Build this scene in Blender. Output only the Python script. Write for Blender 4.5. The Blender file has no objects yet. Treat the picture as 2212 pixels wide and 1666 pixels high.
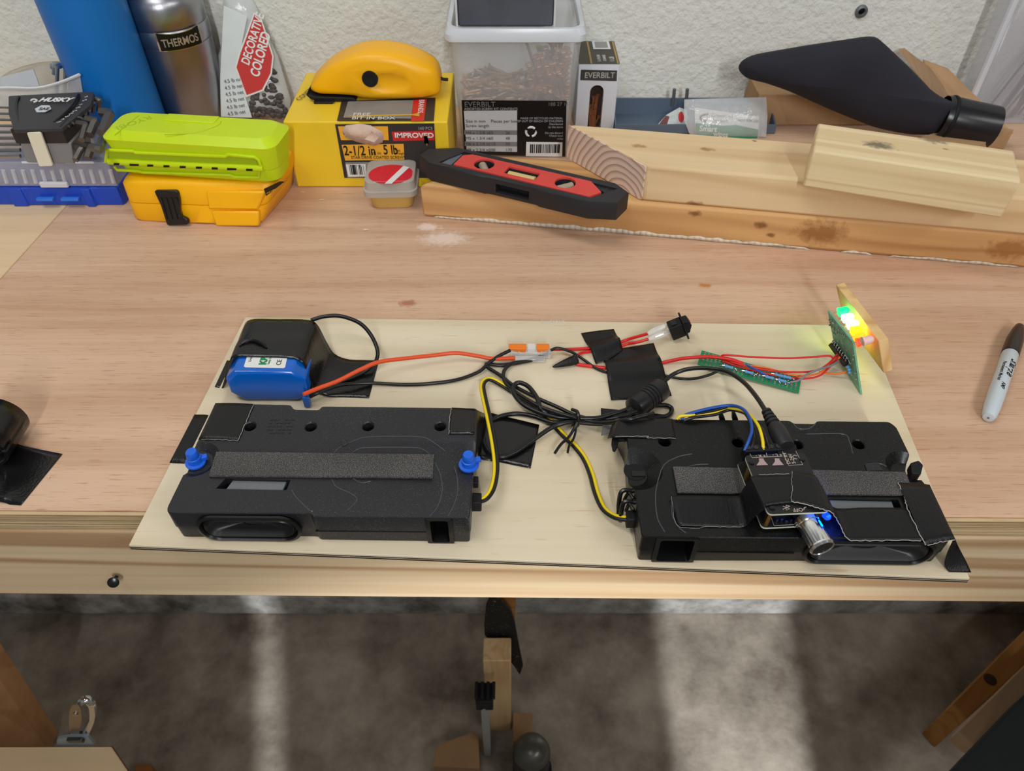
import bpy, bmesh, math, random
from mathutils import Vector, Matrix
random.seed(7)
V = Vector
C = bpy.context.scene.collection
SC = bpy.context.scene

# ---------------------------------------------------------------- camera
W_, H_, FPX, PITCH = 2212, 1666, 1600.0, math.radians(45)
ZB = 1.0                      # bench top above the floor
CAM = V((0, 0, ZB + 0.43))
FWD = V((0, math.cos(PITCH), -math.sin(PITCH))); RGT = V((1, 0, 0)); UPV = RGT.cross(FWD)
cd = bpy.data.cameras.new('camera'); co = bpy.data.objects.new('camera', cd); C.objects.link(co)
co.location = CAM; co.rotation_euler = (math.pi/2 - PITCH, 0, 0)
cd.sensor_width = 36; cd.lens = FPX / W_ * 36; cd.clip_start = 0.02
cd.dof.use_dof = True; cd.dof.focus_distance = 0.56; cd.dof.aperture_fstop = 16
SC.camera = co

# ---------------------------------------------------------------- light
SC.view_settings.view_transform = 'Standard'; SC.view_settings.look = 'None'
SC.view_settings.gamma = 1; SC.view_settings.use_curve_mapping = False
SC.view_settings.exposure = -0.15
w = bpy.data.worlds.new('world'); SC.world = w; w.use_nodes = True
w.node_tree.nodes['Background'].inputs[0].default_value = (0.95, 0.97, 1, 1)
w.node_tree.nodes['Background'].inputs[1].default_value = 0.17
def area(name, loc, target, sx, sy, power, col):
    l = bpy.data.lights.new(name, 'AREA'); l.shape = 'RECTANGLE'; l.size = sx; l.size_y = sy
    l.energy = power; l.color = col
    o = bpy.data.objects.new(name, l); C.objects.link(o); o.location = loc
    o.rotation_euler = (V(target) - V(loc)).to_track_quat('-Z', 'Y').to_euler()
area('ceiling_strip', (-0.55, 0.10, 2.75), (-0.1, 0.6, 1.0), 1.2, 0.25, 13, (1, 0.985, 0.955))
area('ceiling_strip_far', (1.5, -0.7, 2.7), (0.2, 0.6, 1.0), 1.2, 0.25, 12, (1, 0.98, 0.95))
area('garage_tube_lamp', (.25, -2.2, 2.6), (.25, .6, .6), .08, .9, 40, (0.97, 0.985, 1))
sl = bpy.data.lights.new('stripe_fill_spot', 'SPOT'); sl.energy = 520; sl.color = (0.95, 0.98, 1); sl.spot_size = math.radians(27); sl.spot_blend = .35; sl.shadow_soft_size = .035  # added spot with no known source, only brightens the stripes under the bench
so = bpy.data.objects.new('stripe_fill_spot', sl); C.objects.link(so); so.location = (.25, -2.2, 1.9)
so.rotation_euler = (V((.02, .75, -.05)) - V((.25, -2.2, 1.9))).to_track_quat('-Z', 'Y').to_euler()

# ---------------------------------------------------------------- helpers
def ray(px, py):
    return (FWD*FPX + RGT*(px - W_/2) - UPV*(py - H_/2)).normalized()
def P(px, py, z=0.0):
    d = ray(px, py); return CAM + d * ((ZB + z - CAM.z) / d.z)
def PL(px, py, o, n):
    d = ray(px, py); return CAM + d * ((o - CAM).dot(n) / d.dot(n))
def PY(px, py, y):
    return PL(px, py, V((0, y, 0)), V((0, 1, 0)))
def PP(L, z): return [P(a, b, z) for a, b in L]
def up(p, dz): return p + V((0, 0, dz))
class Fr:
    def __init__(s, o, u, v):
        s.o = o.copy(); s.u = u.normalized(); v = v - s.u*v.dot(s.u); s.v = v.normalized(); s.n = s.u.cross(s.v)
    def p(s, a, b, c=0.0): return s.o + s.u*a + s.v*b + s.n*c
    def uv(s, px, py):
        q = PL(px, py, s.o, s.n) - s.o; return q.dot(s.u), q.dot(s.v)
    def px(s, px, py, c=0.0): return PL(px, py, s.o + s.n*c, s.n)
    def off(s, c): f = Fr(s.o + s.n*c, s.u, s.v); return f
def hz(o, ang=0.0):                     # horizontal frame: u right, v away, n up
    a = math.radians(ang); return Fr(o, V((math.cos(a), math.sin(a), 0)), V((-math.sin(a), math.cos(a), 0)))
def cr(pts, n=8):
    if len(pts) < 3: return [V(p) for p in pts]
    q = [pts[0]*2 - pts[1]] + list(pts) + [pts[-1]*2 - pts[-2]]; out = []
    for i in range(1, len(q)-2):
        a, b, c, d = q[i-1], q[i], q[i+1], q[i+2]
        for k in range(n):
            t = k/n
            out.append(0.5*((2*b) + (c-a)*t + (2*a-5*b+4*c-d)*t*t + (3*b-a-3*c+d)*t**3))
    out.append(q[-2].copy()); return out
def rrect(w, h, r, k=6):
    out = []
    for cx, cy, a0 in ((w-r, h-r, 0), (-w+r, h-r, 90), (-w+r, -h+r, 180), (w-r, -h+r, 270)):
        for i in range(k+1):
            a = math.radians(a0 + 90*i/k); out.append((cx + r*math.cos(a), cy + r*math.sin(a)))
    return out
def rpoly(pts, r, k=4):                 # round the corners of a list of Vectors
    out = []; n = len(pts)
    for i in range(n):
        p, a, b = pts[i], pts[i-1], pts[(i+1) % n]
        ra = min(r, (a-p).length*.45); rb = min(r, (b-p).length*.45)
        A = p + (a-p).normalized()*ra; B = p + (b-p).normalized()*rb
        for j in range(k+1):
            t = j/k; out.append(A*(1-t)**2 + p*2*t*(1-t) + B*t*t)
    return out
class MB:
    def __init__(s): s.v = []; s.f = []
    def add(s, vs, fs):
        b = len(s.v); s.v += [tuple(x) for x in vs]; s.f += [tuple(i+b for i in f) for f in fs]; return s
    def box(s, fr, u0, u1, v0, v1, n0, n1):
        vs = [fr.p(u, v, n) for n in (n0, n1) for v in (v0, v1) for u in (u0, u1)]
        return s.add(vs, [(0,2,3,1), (4,5,7,6), (0,1,5,4), (2,6,7,3), (0,4,6,2), (1,3,7,5)])
    def quad(s, fr, u0, u1, v0, v1, n=0):
        return s.add([fr.p(u0,v0,n), fr.p(u1,v0,n), fr.p(u1,v1,n), fr.p(u0,v1,n)], [(0,1,2,3)])
    def poly(s, pts): return s.add(pts, [tuple(range(len(pts)))])
    def prism(s, pts, vec):
        n = len(pts); vec = V(vec)
        fs = [tuple(range(n))[::-1], tuple(range(n, 2*n))] + [(i, (i+1) % n, n+(i+1) % n, n+i) for i in range(n)]
        return s.add(list(pts) + [p+vec for p in pts], fs)
    def loft(s, loops, cap0=True, cap1=True, closed=True):
        n = len(loops[0]); vs = [p for l in loops for p in l]; fs = []
        m = n if closed else n-1
        for k in range(len(loops)-1):
            for i in range(m):
                j = (i+1) % n; fs.append((k*n+i, k*n+j, (k+1)*n+j, (k+1)*n+i))
        if cap0: fs.append(tuple(range(n))[::-1])
        if cap1: fs.append(tuple(range((len(loops)-1)*n, len(loops)*n)))
        return s.add(vs, fs)
    def tube(s, pts, r, k=10, sub=8, cap=True):
        pts = cr([V(p) for p in pts], sub); T = []
        for i in range(len(pts)):
            a = pts[max(0, i-1)]; b = pts[min(len(pts)-1, i+1)]; T.append((b-a).normalized())
        N = T[0].orthogonal().normalized(); loops = []
        for i, p in enumerate(pts):
            N = (N - T[i]*N.dot(T[i])).normalized(); B = T[i].cross(N)
            rr = r(i/(len(pts)-1)) if callable(r) else r
            loops.append([p + N*(rr*math.cos(2*math.pi*j/k)) + B*(rr*math.sin(2*math.pi*j/k)) for j in range(k)])
        return s.loft(loops, cap, cap)
    def lathe(s, o, ax, prof, k=32, cap=True):
        ax = ax.normalized(); N = ax.orthogonal().normalized(); B = ax.cross(N)
        loops = [[o + ax*t + N*(r*math.cos(2*math.pi*j/k)) + B*(r*math.sin(2*math.pi*j/k)) for j in range(k)] for r, t in prof]
        return s.loft(loops, cap, cap)
    def ribbon(s, A, B, sub=6, m=6, bend=None):
        A = cr([V(a) for a in A], sub); B = cr([V(b) for b in B], sub); n = m+1; vs = []; fs = []
        for i, (a, b) in enumerate(zip(A, B)):
            for j in range(n):
                p = a.lerp(b, j/m)
                if bend: p = p + V((0, 0, bend(i/(len(A)-1), j/m)))
                vs.append(p)
        for i in range(len(A)-1):
            for j in range(m): fs.append((i*n+j, i*n+j+1, (i+1)*n+j+1, (i+1)*n+j))
        return s.add(vs, fs)
    def ball(s, c, rx, ry=None, rz=None, k=14, fr=None):
        ry = ry or rx; rz = rz or rx; loops = []
        for i in range(1, k):
            a = math.pi*i/k
            L = []
            for j in range(k):
                b = 2*math.pi*j/k; x, y, z = rx*math.sin(a)*math.cos(b), ry*math.sin(a)*math.sin(b), -rz*math.cos(a)
                L.append(fr.p(x, y, z) if fr else c + V((x, y, z)))
            loops.append(L)
        return s.loft(loops)
    def build(s, name, m, parent=None, bevel=0, seg=2, smooth=35, solid=0, sub=0, recalc=True):
        me = bpy.data.meshes.new(name)
        M = wm(parent).inverted() if parent else Matrix()
        org = V((0, 0, 0))
        if not parent:
            xs = [V(v) for v in s.v]; org = V((sum(v.x for v in xs)/len(xs), sum(v.y for v in xs)/len(xs), min(v.z for v in xs)))
            M = Matrix.Translation(-org)
        me.from_pydata([M @ V(v) for v in s.v], [], s.f)
        if recalc:
            b = bmesh.new(); b.from_mesh(me); bmesh.ops.recalc_face_normals(b, faces=b.faces); b.to_mesh(me); b.free()
        me.update()
        if smooth: me.shade_smooth(); me.set_sharp_from_angle(angle=math.radians(smooth))
        o = bpy.data.objects.new(name, me); C.objects.link(o)
        for x in (m if isinstance(m, (list, tuple)) else [m]): me.materials.append(x)
        if parent: o.parent = parent
        else: o.location = org
        if solid:
            k = o.modifiers.new('s', 'SOLIDIFY'); k.thickness = solid; k.offset = 0
        if bevel:
            k = o.modifiers.new('b', 'BEVEL'); k.width = bevel; k.segments = seg; k.limit_method = 'ANGLE'; k.angle_limit = math.radians(40)
            k.harden_normals = False
        if sub:
            k = o.modifiers.new('u', 'SUBSURF'); k.levels = sub; k.render_levels = sub
        return o
def wm(o):
    M = Matrix.Translation(o.location) if not o.rotation_euler.z else Matrix.Translation(o.location) @ o.rotation_euler.to_matrix().to_4x4()
    return (wm(o.parent) @ M) if o.parent else M
def tag(o, label, cat, group=None, kind=None):
    if label: o['label'] = label
    if cat: o['category'] = cat
    if group: o['group'] = group
    if kind: o['kind'] = kind
    return o
def thing(name, loc, label, cat, group=None):
    o = bpy.data.objects.new(name, None); C.objects.link(o); o.location = loc; o.empty_display_size = .01
    return tag(o, label, cat, group)
def bake(o, cutters):
    """cut holes into a mesh, then drop the cutting shapes"""
    bpy.context.view_layer.update()
    obs = []
    for mb in cutters:
        c = mb.build('cut', BLACK, None); obs.append(c)
        k = o.modifiers.new('c', 'BOOLEAN'); k.operation = 'DIFFERENCE'; k.solver = 'EXACT'; k.object = c
    bpy.context.view_layer.update()
    dg = bpy.context.evaluated_depsgraph_get()
    me = bpy.data.meshes.new_from_object(o.evaluated_get(dg))
    o.modifiers.clear(); o.data = me
    me.shade_smooth(); me.set_sharp_from_angle(angle=math.radians(32))
    for c in obs: bpy.data.objects.remove(c)
    return o
def text(s, fr, u, v, size, m, parent, name='lettering', n=.0003, align='LEFT', sx=1.0, rot=0, ext=.00008, bold=0, shear=0):
    cu = bpy.data.curves.new('t', 'FONT'); cu.body = s; cu.size = size; cu.align_x = align; cu.extrude = ext; cu.offset = bold; cu.shear = shear
    t = bpy.data.objects.new('t', cu); C.objects.link(t); bpy.context.view_layer.update()
    me = bpy.data.meshes.new_from_object(t.evaluated_get(bpy.context.evaluated_depsgraph_get()))
    bpy.data.objects.remove(t)
    a = math.radians(rot); iM = wm(parent).inverted()
    for q in me.vertices:
        x, y = q.co.x*sx, q.co.y
        x, y = x*math.cos(a) - y*math.sin(a), x*math.sin(a) + y*math.cos(a)
        q.co = iM @ fr.p(u + x, v + y, n + q.co.z)
    o = bpy.data.objects.new(name, me); C.objects.link(o); me.materials.clear(); me.materials.append(m); o.parent = parent
    return o
def copy_tree(o, parent=None, loc=None, rz=None):
    c = o.copy(); C.objects.link(c); c.parent = parent
    if loc: c.location = loc
    if rz is not None: c.rotation_euler.z = rz
    for ch in list(o.children): copy_tree(ch, c)
    return c

# ---------------------------------------------------------------- materials
def lin(c):
    f = lambda x: (x/12.92 if x <= .04045 else ((x+.055)/1.055)**2.4)
    return tuple(f(x/255) for x in c) + (1,)
def nt(name):
    m = bpy.data.materials.new(name); m.use_nodes = True
    return m, m.node_tree.nodes, m.node_tree.links, m.node_tree.nodes['Principled BSDF']
def mat(name, col, rough=.5, metal=0, bump=0, bscale=200, var=0, vscale=20, spec=.5, trans=0, alpha=1, emit=None, es=0, ior=1.45, coat=0, specks=0, sscale=700, scol=(190,180,165), stretch=None, aniso=0):
    m, N, L, b = nt(name)
    b.inputs['Base Color'].default_value = lin(col); b.inputs['Roughness'].default_value = rough
    b.inputs['Metallic'].default_value = metal; b.inputs['Specular IOR Level'].default_value = spec
    b.inputs['Transmission Weight'].default_value = trans; b.inputs['Alpha'].default_value = alpha; b.inputs['IOR'].default_value = ior
    b.inputs['Coat Weight'].default_value = coat
    if aniso: b.inputs['Anisotropic'].default_value = aniso
    if emit: b.inputs['Emission Color'].default_value = lin(emit); b.inputs['Emission Strength'].default_value = es
    if bump or var or specks:
        tc = N.new('ShaderNodeTexCoord'); mp = N.new('ShaderNodeMapping'); L.new(tc.outputs['Object'], mp.inputs[0])
        if stretch: mp.inputs['Scale'].default_value = stretch
    last = None
    if var:
        n = N.new('ShaderNodeTexNoise'); n.inputs['Scale'].default_value = vscale; n.inputs['Detail'].default_value = 4; L.new(mp.outputs[0], n.inputs[0])
        r = N.new('ShaderNodeMapRange'); r.inputs[1].default_value = .3; r.inputs[2].default_value = .7; r.inputs[3].default_value = 1-var; r.inputs[4].default_value = 1+var
        L.new(n.outputs[0], r.inputs[0])
        x = N.new('ShaderNodeVectorMath'); x.operation = 'SCALE'; x.inputs[0].default_value = lin(col)[:3]; L.new(r.outputs[0], x.inputs['Scale'])
        last = x.outputs[0]; L.new(last, b.inputs['Base Color'])
    if specks:
        n = N.new('ShaderNodeTexNoise'); n.inputs['Scale'].default_value = sscale; n.inputs['Detail'].default_value = 2; L.new(mp.outputs[0], n.inputs[0])
        g = N.new('ShaderNodeTexNoise'); g.inputs['Scale'].default_value = 14; L.new(mp.outputs[0], g.inputs[0])
        r2 = N.new('ShaderNodeMapRange'); r2.inputs[1].default_value = .35; r2.inputs[2].default_value = .75; r2.inputs[3].default_value = .04; r2.inputs[4].default_value = -.03
        L.new(g.outputs[0], r2.inputs[0])
        a = N.new('ShaderNodeMath'); a.operation = 'SUBTRACT'; L.new(n.outputs[0], a.inputs[0]); L.new(r2.outputs[0], a.inputs[1])
        r = N.new('ShaderNodeMapRange'); r.inputs[1].default_value = 1-specks; r.inputs[2].default_value = 1-specks+.03; L.new(a.outputs[0], r.inputs[0])
        mx = N.new('ShaderNodeMix'); mx.data_type = 'RGBA'; L.new(r.outputs[0], mx.inputs[0])
        if last: L.new(last, mx.inputs[6])
        else: mx.inputs[6].default_value = lin(col)
        mx.inputs[7].default_value = lin(scol); L.new(mx.outputs[2], b.inputs['Base Color'])
    if bump:
        n = N.new('ShaderNodeTexNoise'); n.inputs['Scale'].default_value = bscale; n.inputs['Detail'].default_value = 3; L.new(mp.outputs[0], n.inputs[0])
        bp = N.new('ShaderNodeBump'); bp.inputs['Strength'].default_value = bump; bp.inputs['Distance'].default_value = .002; L.new(n.outputs[0], bp.inputs['Height']); L.new(bp.outputs[0], b.inputs['Normal'])
    return m
def wood(name, light, dark, gs=(3, 60, 60), ring=(.6, 9, 9), amt=.5, dash=0, dcol=(150,95,70), knots=(), rough=.65, rot=0, stains=(), bump=.15, blot=.15, dthr=.64, dsc=(30, 900, 900)):
    """grain runs along the object's x axis; knots/stains are (x, y, z, radius) in object space"""
    m, N, L, b = nt(name); b.inputs['Roughness'].default_value = rough; b.inputs['Specular IOR Level'].default_value = .25
    tc = N.new('ShaderNodeTexCoord'); mp0 = N.new('ShaderNodeMapping'); mp0.inputs['Rotation'].default_value = (0, 0, rot) if not isinstance(rot, tuple) else rot
    L.new(tc.outputs['Object'], mp0.inputs[0])
    vec = mp0.outputs[0]
    def noise(scale, detail=3, dist=0, s=1):
        mp = N.new('ShaderNodeMapping'); mp.inputs['Scale'].default_value = scale; L.new(vec, mp.inputs[0])
        n = N.new('ShaderNodeTexNoise'); n.inputs['Scale'].default_value = s; n.inputs['Detail'].default_value = detail; n.inputs['Distortion'].default_value = dist
        L.new(mp.outputs[0], n.inputs[0]); return n.outputs[0]
    def mrange(x, a, b_, c, d):
        r = N.new('ShaderNodeMapRange'); r.inputs[1].default_value = a; r.inputs[2].default_value = b_; r.inputs[3].default_value = c; r.inputs[4].default_value = d; L.new(x, r.inputs[0]); return r.outputs[0]
    def math2(op, x, y):
        k = N.new('ShaderNodeMath'); k.operation = op
        for i, q in enumerate((x, y)):
            if isinstance(q, (int, float)): k.inputs[i].default_value = q
            else: L.new(q, k.inputs[i])
        return k.outputs[0]
    def mix(f, a, c):
        mx = N.new('ShaderNodeMix'); mx.data_type = 'RGBA'
        for i, q in ((0, f), (6, a), (7, c)):
            if isinstance(q, (int, float, tuple)): mx.inputs[i].default_value = q
            else: L.new(q, mx.inputs[i])
        return mx.outputs[2]
    fine = noise(gs, 5, .3)
    rg = noise(ring, 2, .4)
    sn = N.new('ShaderNodeMath'); sn.operation = 'SINE'; L.new(math2('MULTIPLY', rg, 42.0), sn.inputs[0])
    r = mrange(sn.outputs[0], -1, 1, 0, 1); r = math2('POWER', r, 2.2)
    f = math2('ADD', math2('MULTIPLY', r, amt), math2('MULTIPLY', mrange(fine, .3, .7, 0, 1), .35))
    f = math2('ADD', f, math2('MULTIPLY', mrange(noise((2.5, 8, 8), 2), .3, .7, -1, 1), blot))
    col = mix(mrange(f, 0, 1, 0, 1), lin(light), lin(dark))
    if dash:
        d = mrange(noise(dsc, 2, 0), dthr, dthr+.06, 0, dash); col = mix(d, col, lin(dcol))
    for lst, kc in ((knots, dark), (stains, None)):
        for k in lst:
            x, y, z, rad = k[:4]; c = lin(k[4]) if len(k) > 4 else lin(tuple(q*.55 for q in kc))
            sb = N.new('ShaderNodeVectorMath'); sb.operation = 'SUBTRACT'; L.new(tc.outputs['Object'], sb.inputs[0]); sb.inputs[1].default_value = (x, y, z)
            sc = N.new('ShaderNodeVectorMath'); sc.operation = 'MULTIPLY'; L.new(sb.outputs[0], sc.inputs[0]); sc.inputs[1].default_value = (.55, 1, 1)
            ln = N.new('ShaderNodeVectorMath'); ln.operation = 'LENGTH'; L.new(sc.outputs[0], ln.inputs[0])
            dd = math2('ADD', ln.outputs['Value'], math2('MULTIPLY', mrange(noise((200, 200, 200), 3), 0, 1, -.5, .5), rad*1.2))
            col = mix(mrange(dd, rad*.4, rad, .85, 0), col, c)
    L.new(col, b.inputs['Base Color'])
    bp = N.new('ShaderNodeBump'); bp.inputs['Strength'].default_value = bump; bp.inputs['Distance'].default_value = .001
    L.new(math2('ADD', fine, r), bp.inputs['Height']); L.new(bp.outputs[0], b.inputs['Normal'])
    return m

BLACK = mat('black_plastic', (31, 31, 36), .4, var=.12, bump=.04, bscale=400, specks=.325, sscale=1900, scol=(135, 125, 108))
BLACK2 = mat('black_plastic_dark', (13, 13, 13), .32, spec=.38, var=.12, bump=.04, bscale=400, specks=.325, sscale=1900, scol=(120, 112, 100))
RIDGE = mat('ridge_painted_shine', (74, 76, 84), .25)  # lighter grey paints the highlight along the molded ridges
BLACKG = mat('black_gloss', (14, 14, 16), .25)
BLACKM = mat('black_matte', (20, 20, 22), .6, spec=.35)
SATIN = mat('black_driver', (13, 13, 15), .33)
TAPE = mat('black_tape', (19, 18, 20), .38, spec=.4, bump=.25, bscale=900, var=.08, vscale=60, stretch=(1, .2, 1))
TAPEG = mat('black_tape_glossy', (19, 18, 19), .24, bump=.12, bscale=500)
TAPEEDGE = mat('torn_tape_edge', (185, 180, 175), .8)
FOAM = mat('foam_tape', (72, 70, 69), .7, bump=.9, bscale=1800, specks=.45, sscale=1900, scol=(150, 147, 143))
CHROME = mat('chrome', (225, 225, 225), .1, 1)
STEEL = mat('brushed_steel', (165, 165, 170), .34, 1, bump=.05, bscale=600, stretch=(1, 1, .02))
GREYM = mat('grey_metal', (120, 124, 128), .45, .6)
BRASS = mat('brass', (190, 150, 85), .35, 1)
GOLD = mat('gold_screw', (172, 134, 98), .45, .6, var=.3, vscale=90)
BWHITE = mat('white_print', (225, 225, 222), .6)
CREAM = mat('cream_plastic', (225, 215, 185), .45)
PGREY = mat('grey_print', (165, 165, 168), .6)
RED = mat('red_print', (205, 40, 38), .5)
SILK = mat('silkscreen', (190, 175, 165), .6)
CLEAR = mat('clear_plastic', (255, 255, 255), .05, trans=1, ior=1.35, alpha=.5)
SOLDER = mat('solder', (200, 200, 200), .25, 1)
RESB = mat('resistor_blue', (95, 155, 205), .5)
def wire(name, col, r=.38): return mat(name, col, r)
WRED = wire('wire_red', (215, 32, 28)); WORG = wire('wire_orange_red', (224, 80, 34)); WBLK = wire('wire_black', (20, 20, 22), .3)
WYEL = wire('wire_yellow', (238, 208, 25)); WBLU = wire('wire_blue', (25, 80, 170)); WORA = wire('wire_orange', (240, 120, 35)); WGRY = wire('wire_grey', (125, 122, 128))
# ================================================================ setting
YW = 0.955
T_B = .006                    # thin board on the bench
m, N, L, b = nt('painted_wall')
b.inputs['Base Color'].default_value = lin((224, 225, 218)); b.inputs['Roughness'].default_value = .8
tc = N.new('ShaderNodeTexCoord'); n1 = N.new('ShaderNodeTexNoise'); n1.inputs['Scale'].default_value = 170; n1.inputs['Detail'].default_value = 3
n2 = N.new('ShaderNodeTexNoise'); n2.inputs['Scale'].default_value = 60; ad = N.new('ShaderNodeMath'); L.new(tc.outputs['Object'], n1.inputs[0]); L.new(tc.outputs['Object'], n2.inputs[0])
L.new(n1.outputs[0], ad.inputs[0]); L.new(n2.outputs[0], ad.inputs[1]); bp = N.new('ShaderNodeBump'); bp.inputs['Strength'].default_value = .55; bp.inputs['Distance'].default_value = .004
L.new(ad.outputs[0], bp.inputs['Height']); L.new(bp.outputs[0], b.inputs['Normal']); WALLM = m
def concrete(name, a, c, sc):
    m, N, L, b = nt(name); b.inputs['Roughness'].default_value = .75
    tc = N.new('ShaderNodeTexCoord'); n1 = N.new('ShaderNodeTexNoise'); n1.inputs['Scale'].default_value = sc; n1.inputs['Detail'].default_value = 7; n1.inputs['Roughness'].default_value = .65
    L.new(tc.outputs['Object'], n1.inputs[0]); r = N.new('ShaderNodeValToRGB'); r.color_ramp.elements[0].position = .33; r.color_ramp.elements[1].position = .68
    r.color_ramp.elements[0].color = lin(a); r.color_ramp.elements[1].color = lin(c); L.new(n1.outputs[0], r.inputs[0]); L.new(r.outputs[0], b.inputs['Base Color'])
    n3 = N.new('ShaderNodeTexNoise'); n3.inputs['Scale'].default_value = 90; L.new(tc.outputs['Object'], n3.inputs[0]); bp = N.new('ShaderNodeBump'); bp.inputs['Strength'].default_value = .3; bp.inputs['Distance'].default_value = .003
    L.new(n3.outputs[0], bp.inputs['Height']); L.new(bp.outputs[0], b.inputs['Normal']); return m
G = Fr(V((0, 0, 0)), V((1, 0, 0)), V((0, 1, 0)))
tag(MB().box(G, -3.5, 3.5, YW, YW+.1, 0, 2.8).build('wall_back', WALLM), None, None, None, 'structure')
tag(MB().box(G, -3.5, 3.5, -4, YW+.1, -.1, 0).build('floor', concrete('concrete_floor', (104, 93, 82), (182, 172, 158), 7)), None, None, None, 'structure')
YC = F0 = PL(1106, 1328, V((0, 0, 0)), V((0, 0, 1))).y
tag(MB().box(G, -3.5, 3.5, YC, YW-.001, 0, .075).build('trim_1', concrete('concrete_curb', (96, 92, 88), (190, 188, 184), 16), None, bevel=.006), None, None, None, 'structure')
# unseen blocker added behind the viewer; its gaps shape lamp light into floor stripes
pt = MB()
for a, c in ((-3.5, -.222), (-.180, .282), (.442, 3.5)):
    pt.box(G, a, c, -.48, -.42, 0, 1.12)
tag(pt.build('stripe_blocker', WALLM), None, None, None, 'structure')

# ================================================================ workbench
e0, e1 = P(0, 1101), P(2212, 1117)
u = (e1 - e0).normalized(); vv = V((-u.y, u.x, 0))
B = Fr(P(1106, 1109), u, vv)                     # bench frame: u along the front edge, v to the wall
zr = PL(1106, 1283, B.o, B.v).z - ZB              # lower edge of the rail
knots = []
def loc(p, root): q = wm(root).inverted() @ p; return (q.x, q.y, q.z)
bench = thing('workbench', V((0, B.o.y + .3, 0)), 'wooden workbench with reddish plywood top and pine front rail', 'workbench')
sa, sb_ = P(143, 445), P(0, 603)
seam = (sb_ - sa).normalized()
LA = wood('lauan_plywood', (216, 181, 153), (182, 140, 109), gs=(7, 210, 210), ring=(.6, 9, 9), amt=.3, dash=.5, dcol=(160, 106, 78), dthr=.61, dsc=(40, 900, 900), blot=.25,
          stains=[loc(P(1523, 617), bench)+(.0042, (190, 110, 40)), loc(P(960, 515), bench)+(.016, (232, 212, 198)), loc(P(925, 490), bench)+(.008, (236, 218, 206)), loc(P(880, 655), bench)+(.006, (165, 105, 80)), loc(P(1950, 925), bench)+(.004, (140, 85, 60))], bump=.25, rough=.55)
def ti(p):                                        # point pushed back to the wall along the seam
    return p
YB = YW - .004
def seam_at(y, dx=0): return V((sa.x + seam.x/seam.y*(y - sa.y) + dx, y, ZB))
fl = B.p(-2.2, 0); frr = B.p(2.2, 0)
# seam meets the front edge
t_ = (B.o - sa).dot(B.v)/seam.dot(B.v); sf = sa + seam*t_
top = MB().prism([sf, frr, V((2.2, YB, ZB)), seam_at(YB)], (0, 0, -.019))
top.build('top_panel', LA, bench, bevel=.0012)
top = MB().prism([fl + V((0, 0, 0)), sf - u*.0008, seam_at(YB, -.0008), V((-2.2, YB, ZB))], (0, 0, -.0185))
PALE = wood('birch_plywood', (226, 198, 160), (206, 172, 132), gs=(5, 120, 120), amt=.2, dash=.3, dcol=(170, 130, 95))
top.build('top_panel', PALE, bench, bevel=.001)
o_ = bench.children[-1]
# layered front edge
em = wood('plywood_edge', (205, 180, 140), (140, 108, 76), gs=(20, 20, 300), ring=(.4, 1, 170), amt=.7, bump=.4, blot=.1)
MB().box(B, -2.2, 2.2, -.0035, -.0002, -.019, -.0006).build('edge_band', em, bench, bevel=.001)
RAIL = wood('pine_rail', (208, 184, 150), (168, 134, 98), gs=(3, 60, 120), ring=(.45, 1, 15), amt=.9, bump=.3, blot=.12,
            knots=[loc(B.off(0).p(.3, -.002, -.07), bench)+(.006,)])
MB().box(B, -2.2, 2.2, -.0045, .0335, zr, -.0192).build('front_rail', RAIL, bench, bevel=.0025)
# legs and brace boards under the top
DARKW = wood('leg_wood', (198, 152, 106), (140, 98, 62), gs=(60, 60, 3), ring=(9, 9, .6), amt=.5)
DIAG = wood('brace_wood', (205, 154, 108), (160, 112, 72), gs=(4, 60, 60), ring=(.6, 8, 8), amt=.35, rot=(0, .9, 0))
l0 = P(1052, 1300, -.12)
LEG = wood('leg_pine', (205, 170, 120), (170, 130, 85), gs=(70, 70, 3), ring=(14, 14, .5), amt=.5)
def beam(mb, a, c, w, t, side):
    ax = (c - a).normalized(); f = Fr(a, ax, side); return mb.box(f, 0, (c-a).length, -w/2, w/2, -t/2, t/2)
for sx, (pa, pb) in ((-1, ((-120, 1350), (95, 1640))),):
    A_ = PY(pa[0], pa[1], .50); Bq = PY(pb[0], pb[1], .50)
    d = (Bq - A_).normalized(); A2 = A_ - d*.35
    if A2.z > ZB - .12: A2 = A_ - d*((ZB - .12 - A_.z)/(-d.z))
    Bq = A_ + d*(A_.z/(-d.z))*.97 if sx < 0 else Bq
    beam(MB(), A2, Bq, .085 if sx < 0 else .055, .036, V((-d.z, 0, d.x))).build('brace', DIAG, bench, bevel=.002)

# ================================================================ wall fixing
ac = PY(1860, 24, YW)
t = thing('wall_anchor', ac, 'small grey wall plug hole in the cream wall above the black bag', 'wall anchor')
mb = MB(); fr = Fr(ac, V((1, 0, 0)), V((0, 0, 1)))
mb.lathe(ac - V((0, .0005, 0)), V((0, -1, 0)), [(.0035, 0), (.0075, 0), (.0072, .0022), (.0045, .003), (.0035, .001)], 20, False)
mb.build('collar', GREYM, t)
MB().lathe(ac - V((0, .0004, 0)), V((0, -1, 0)), [(.0036, 0), (.002, .0004)], 12).build('hole', BLACKG, t)
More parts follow.
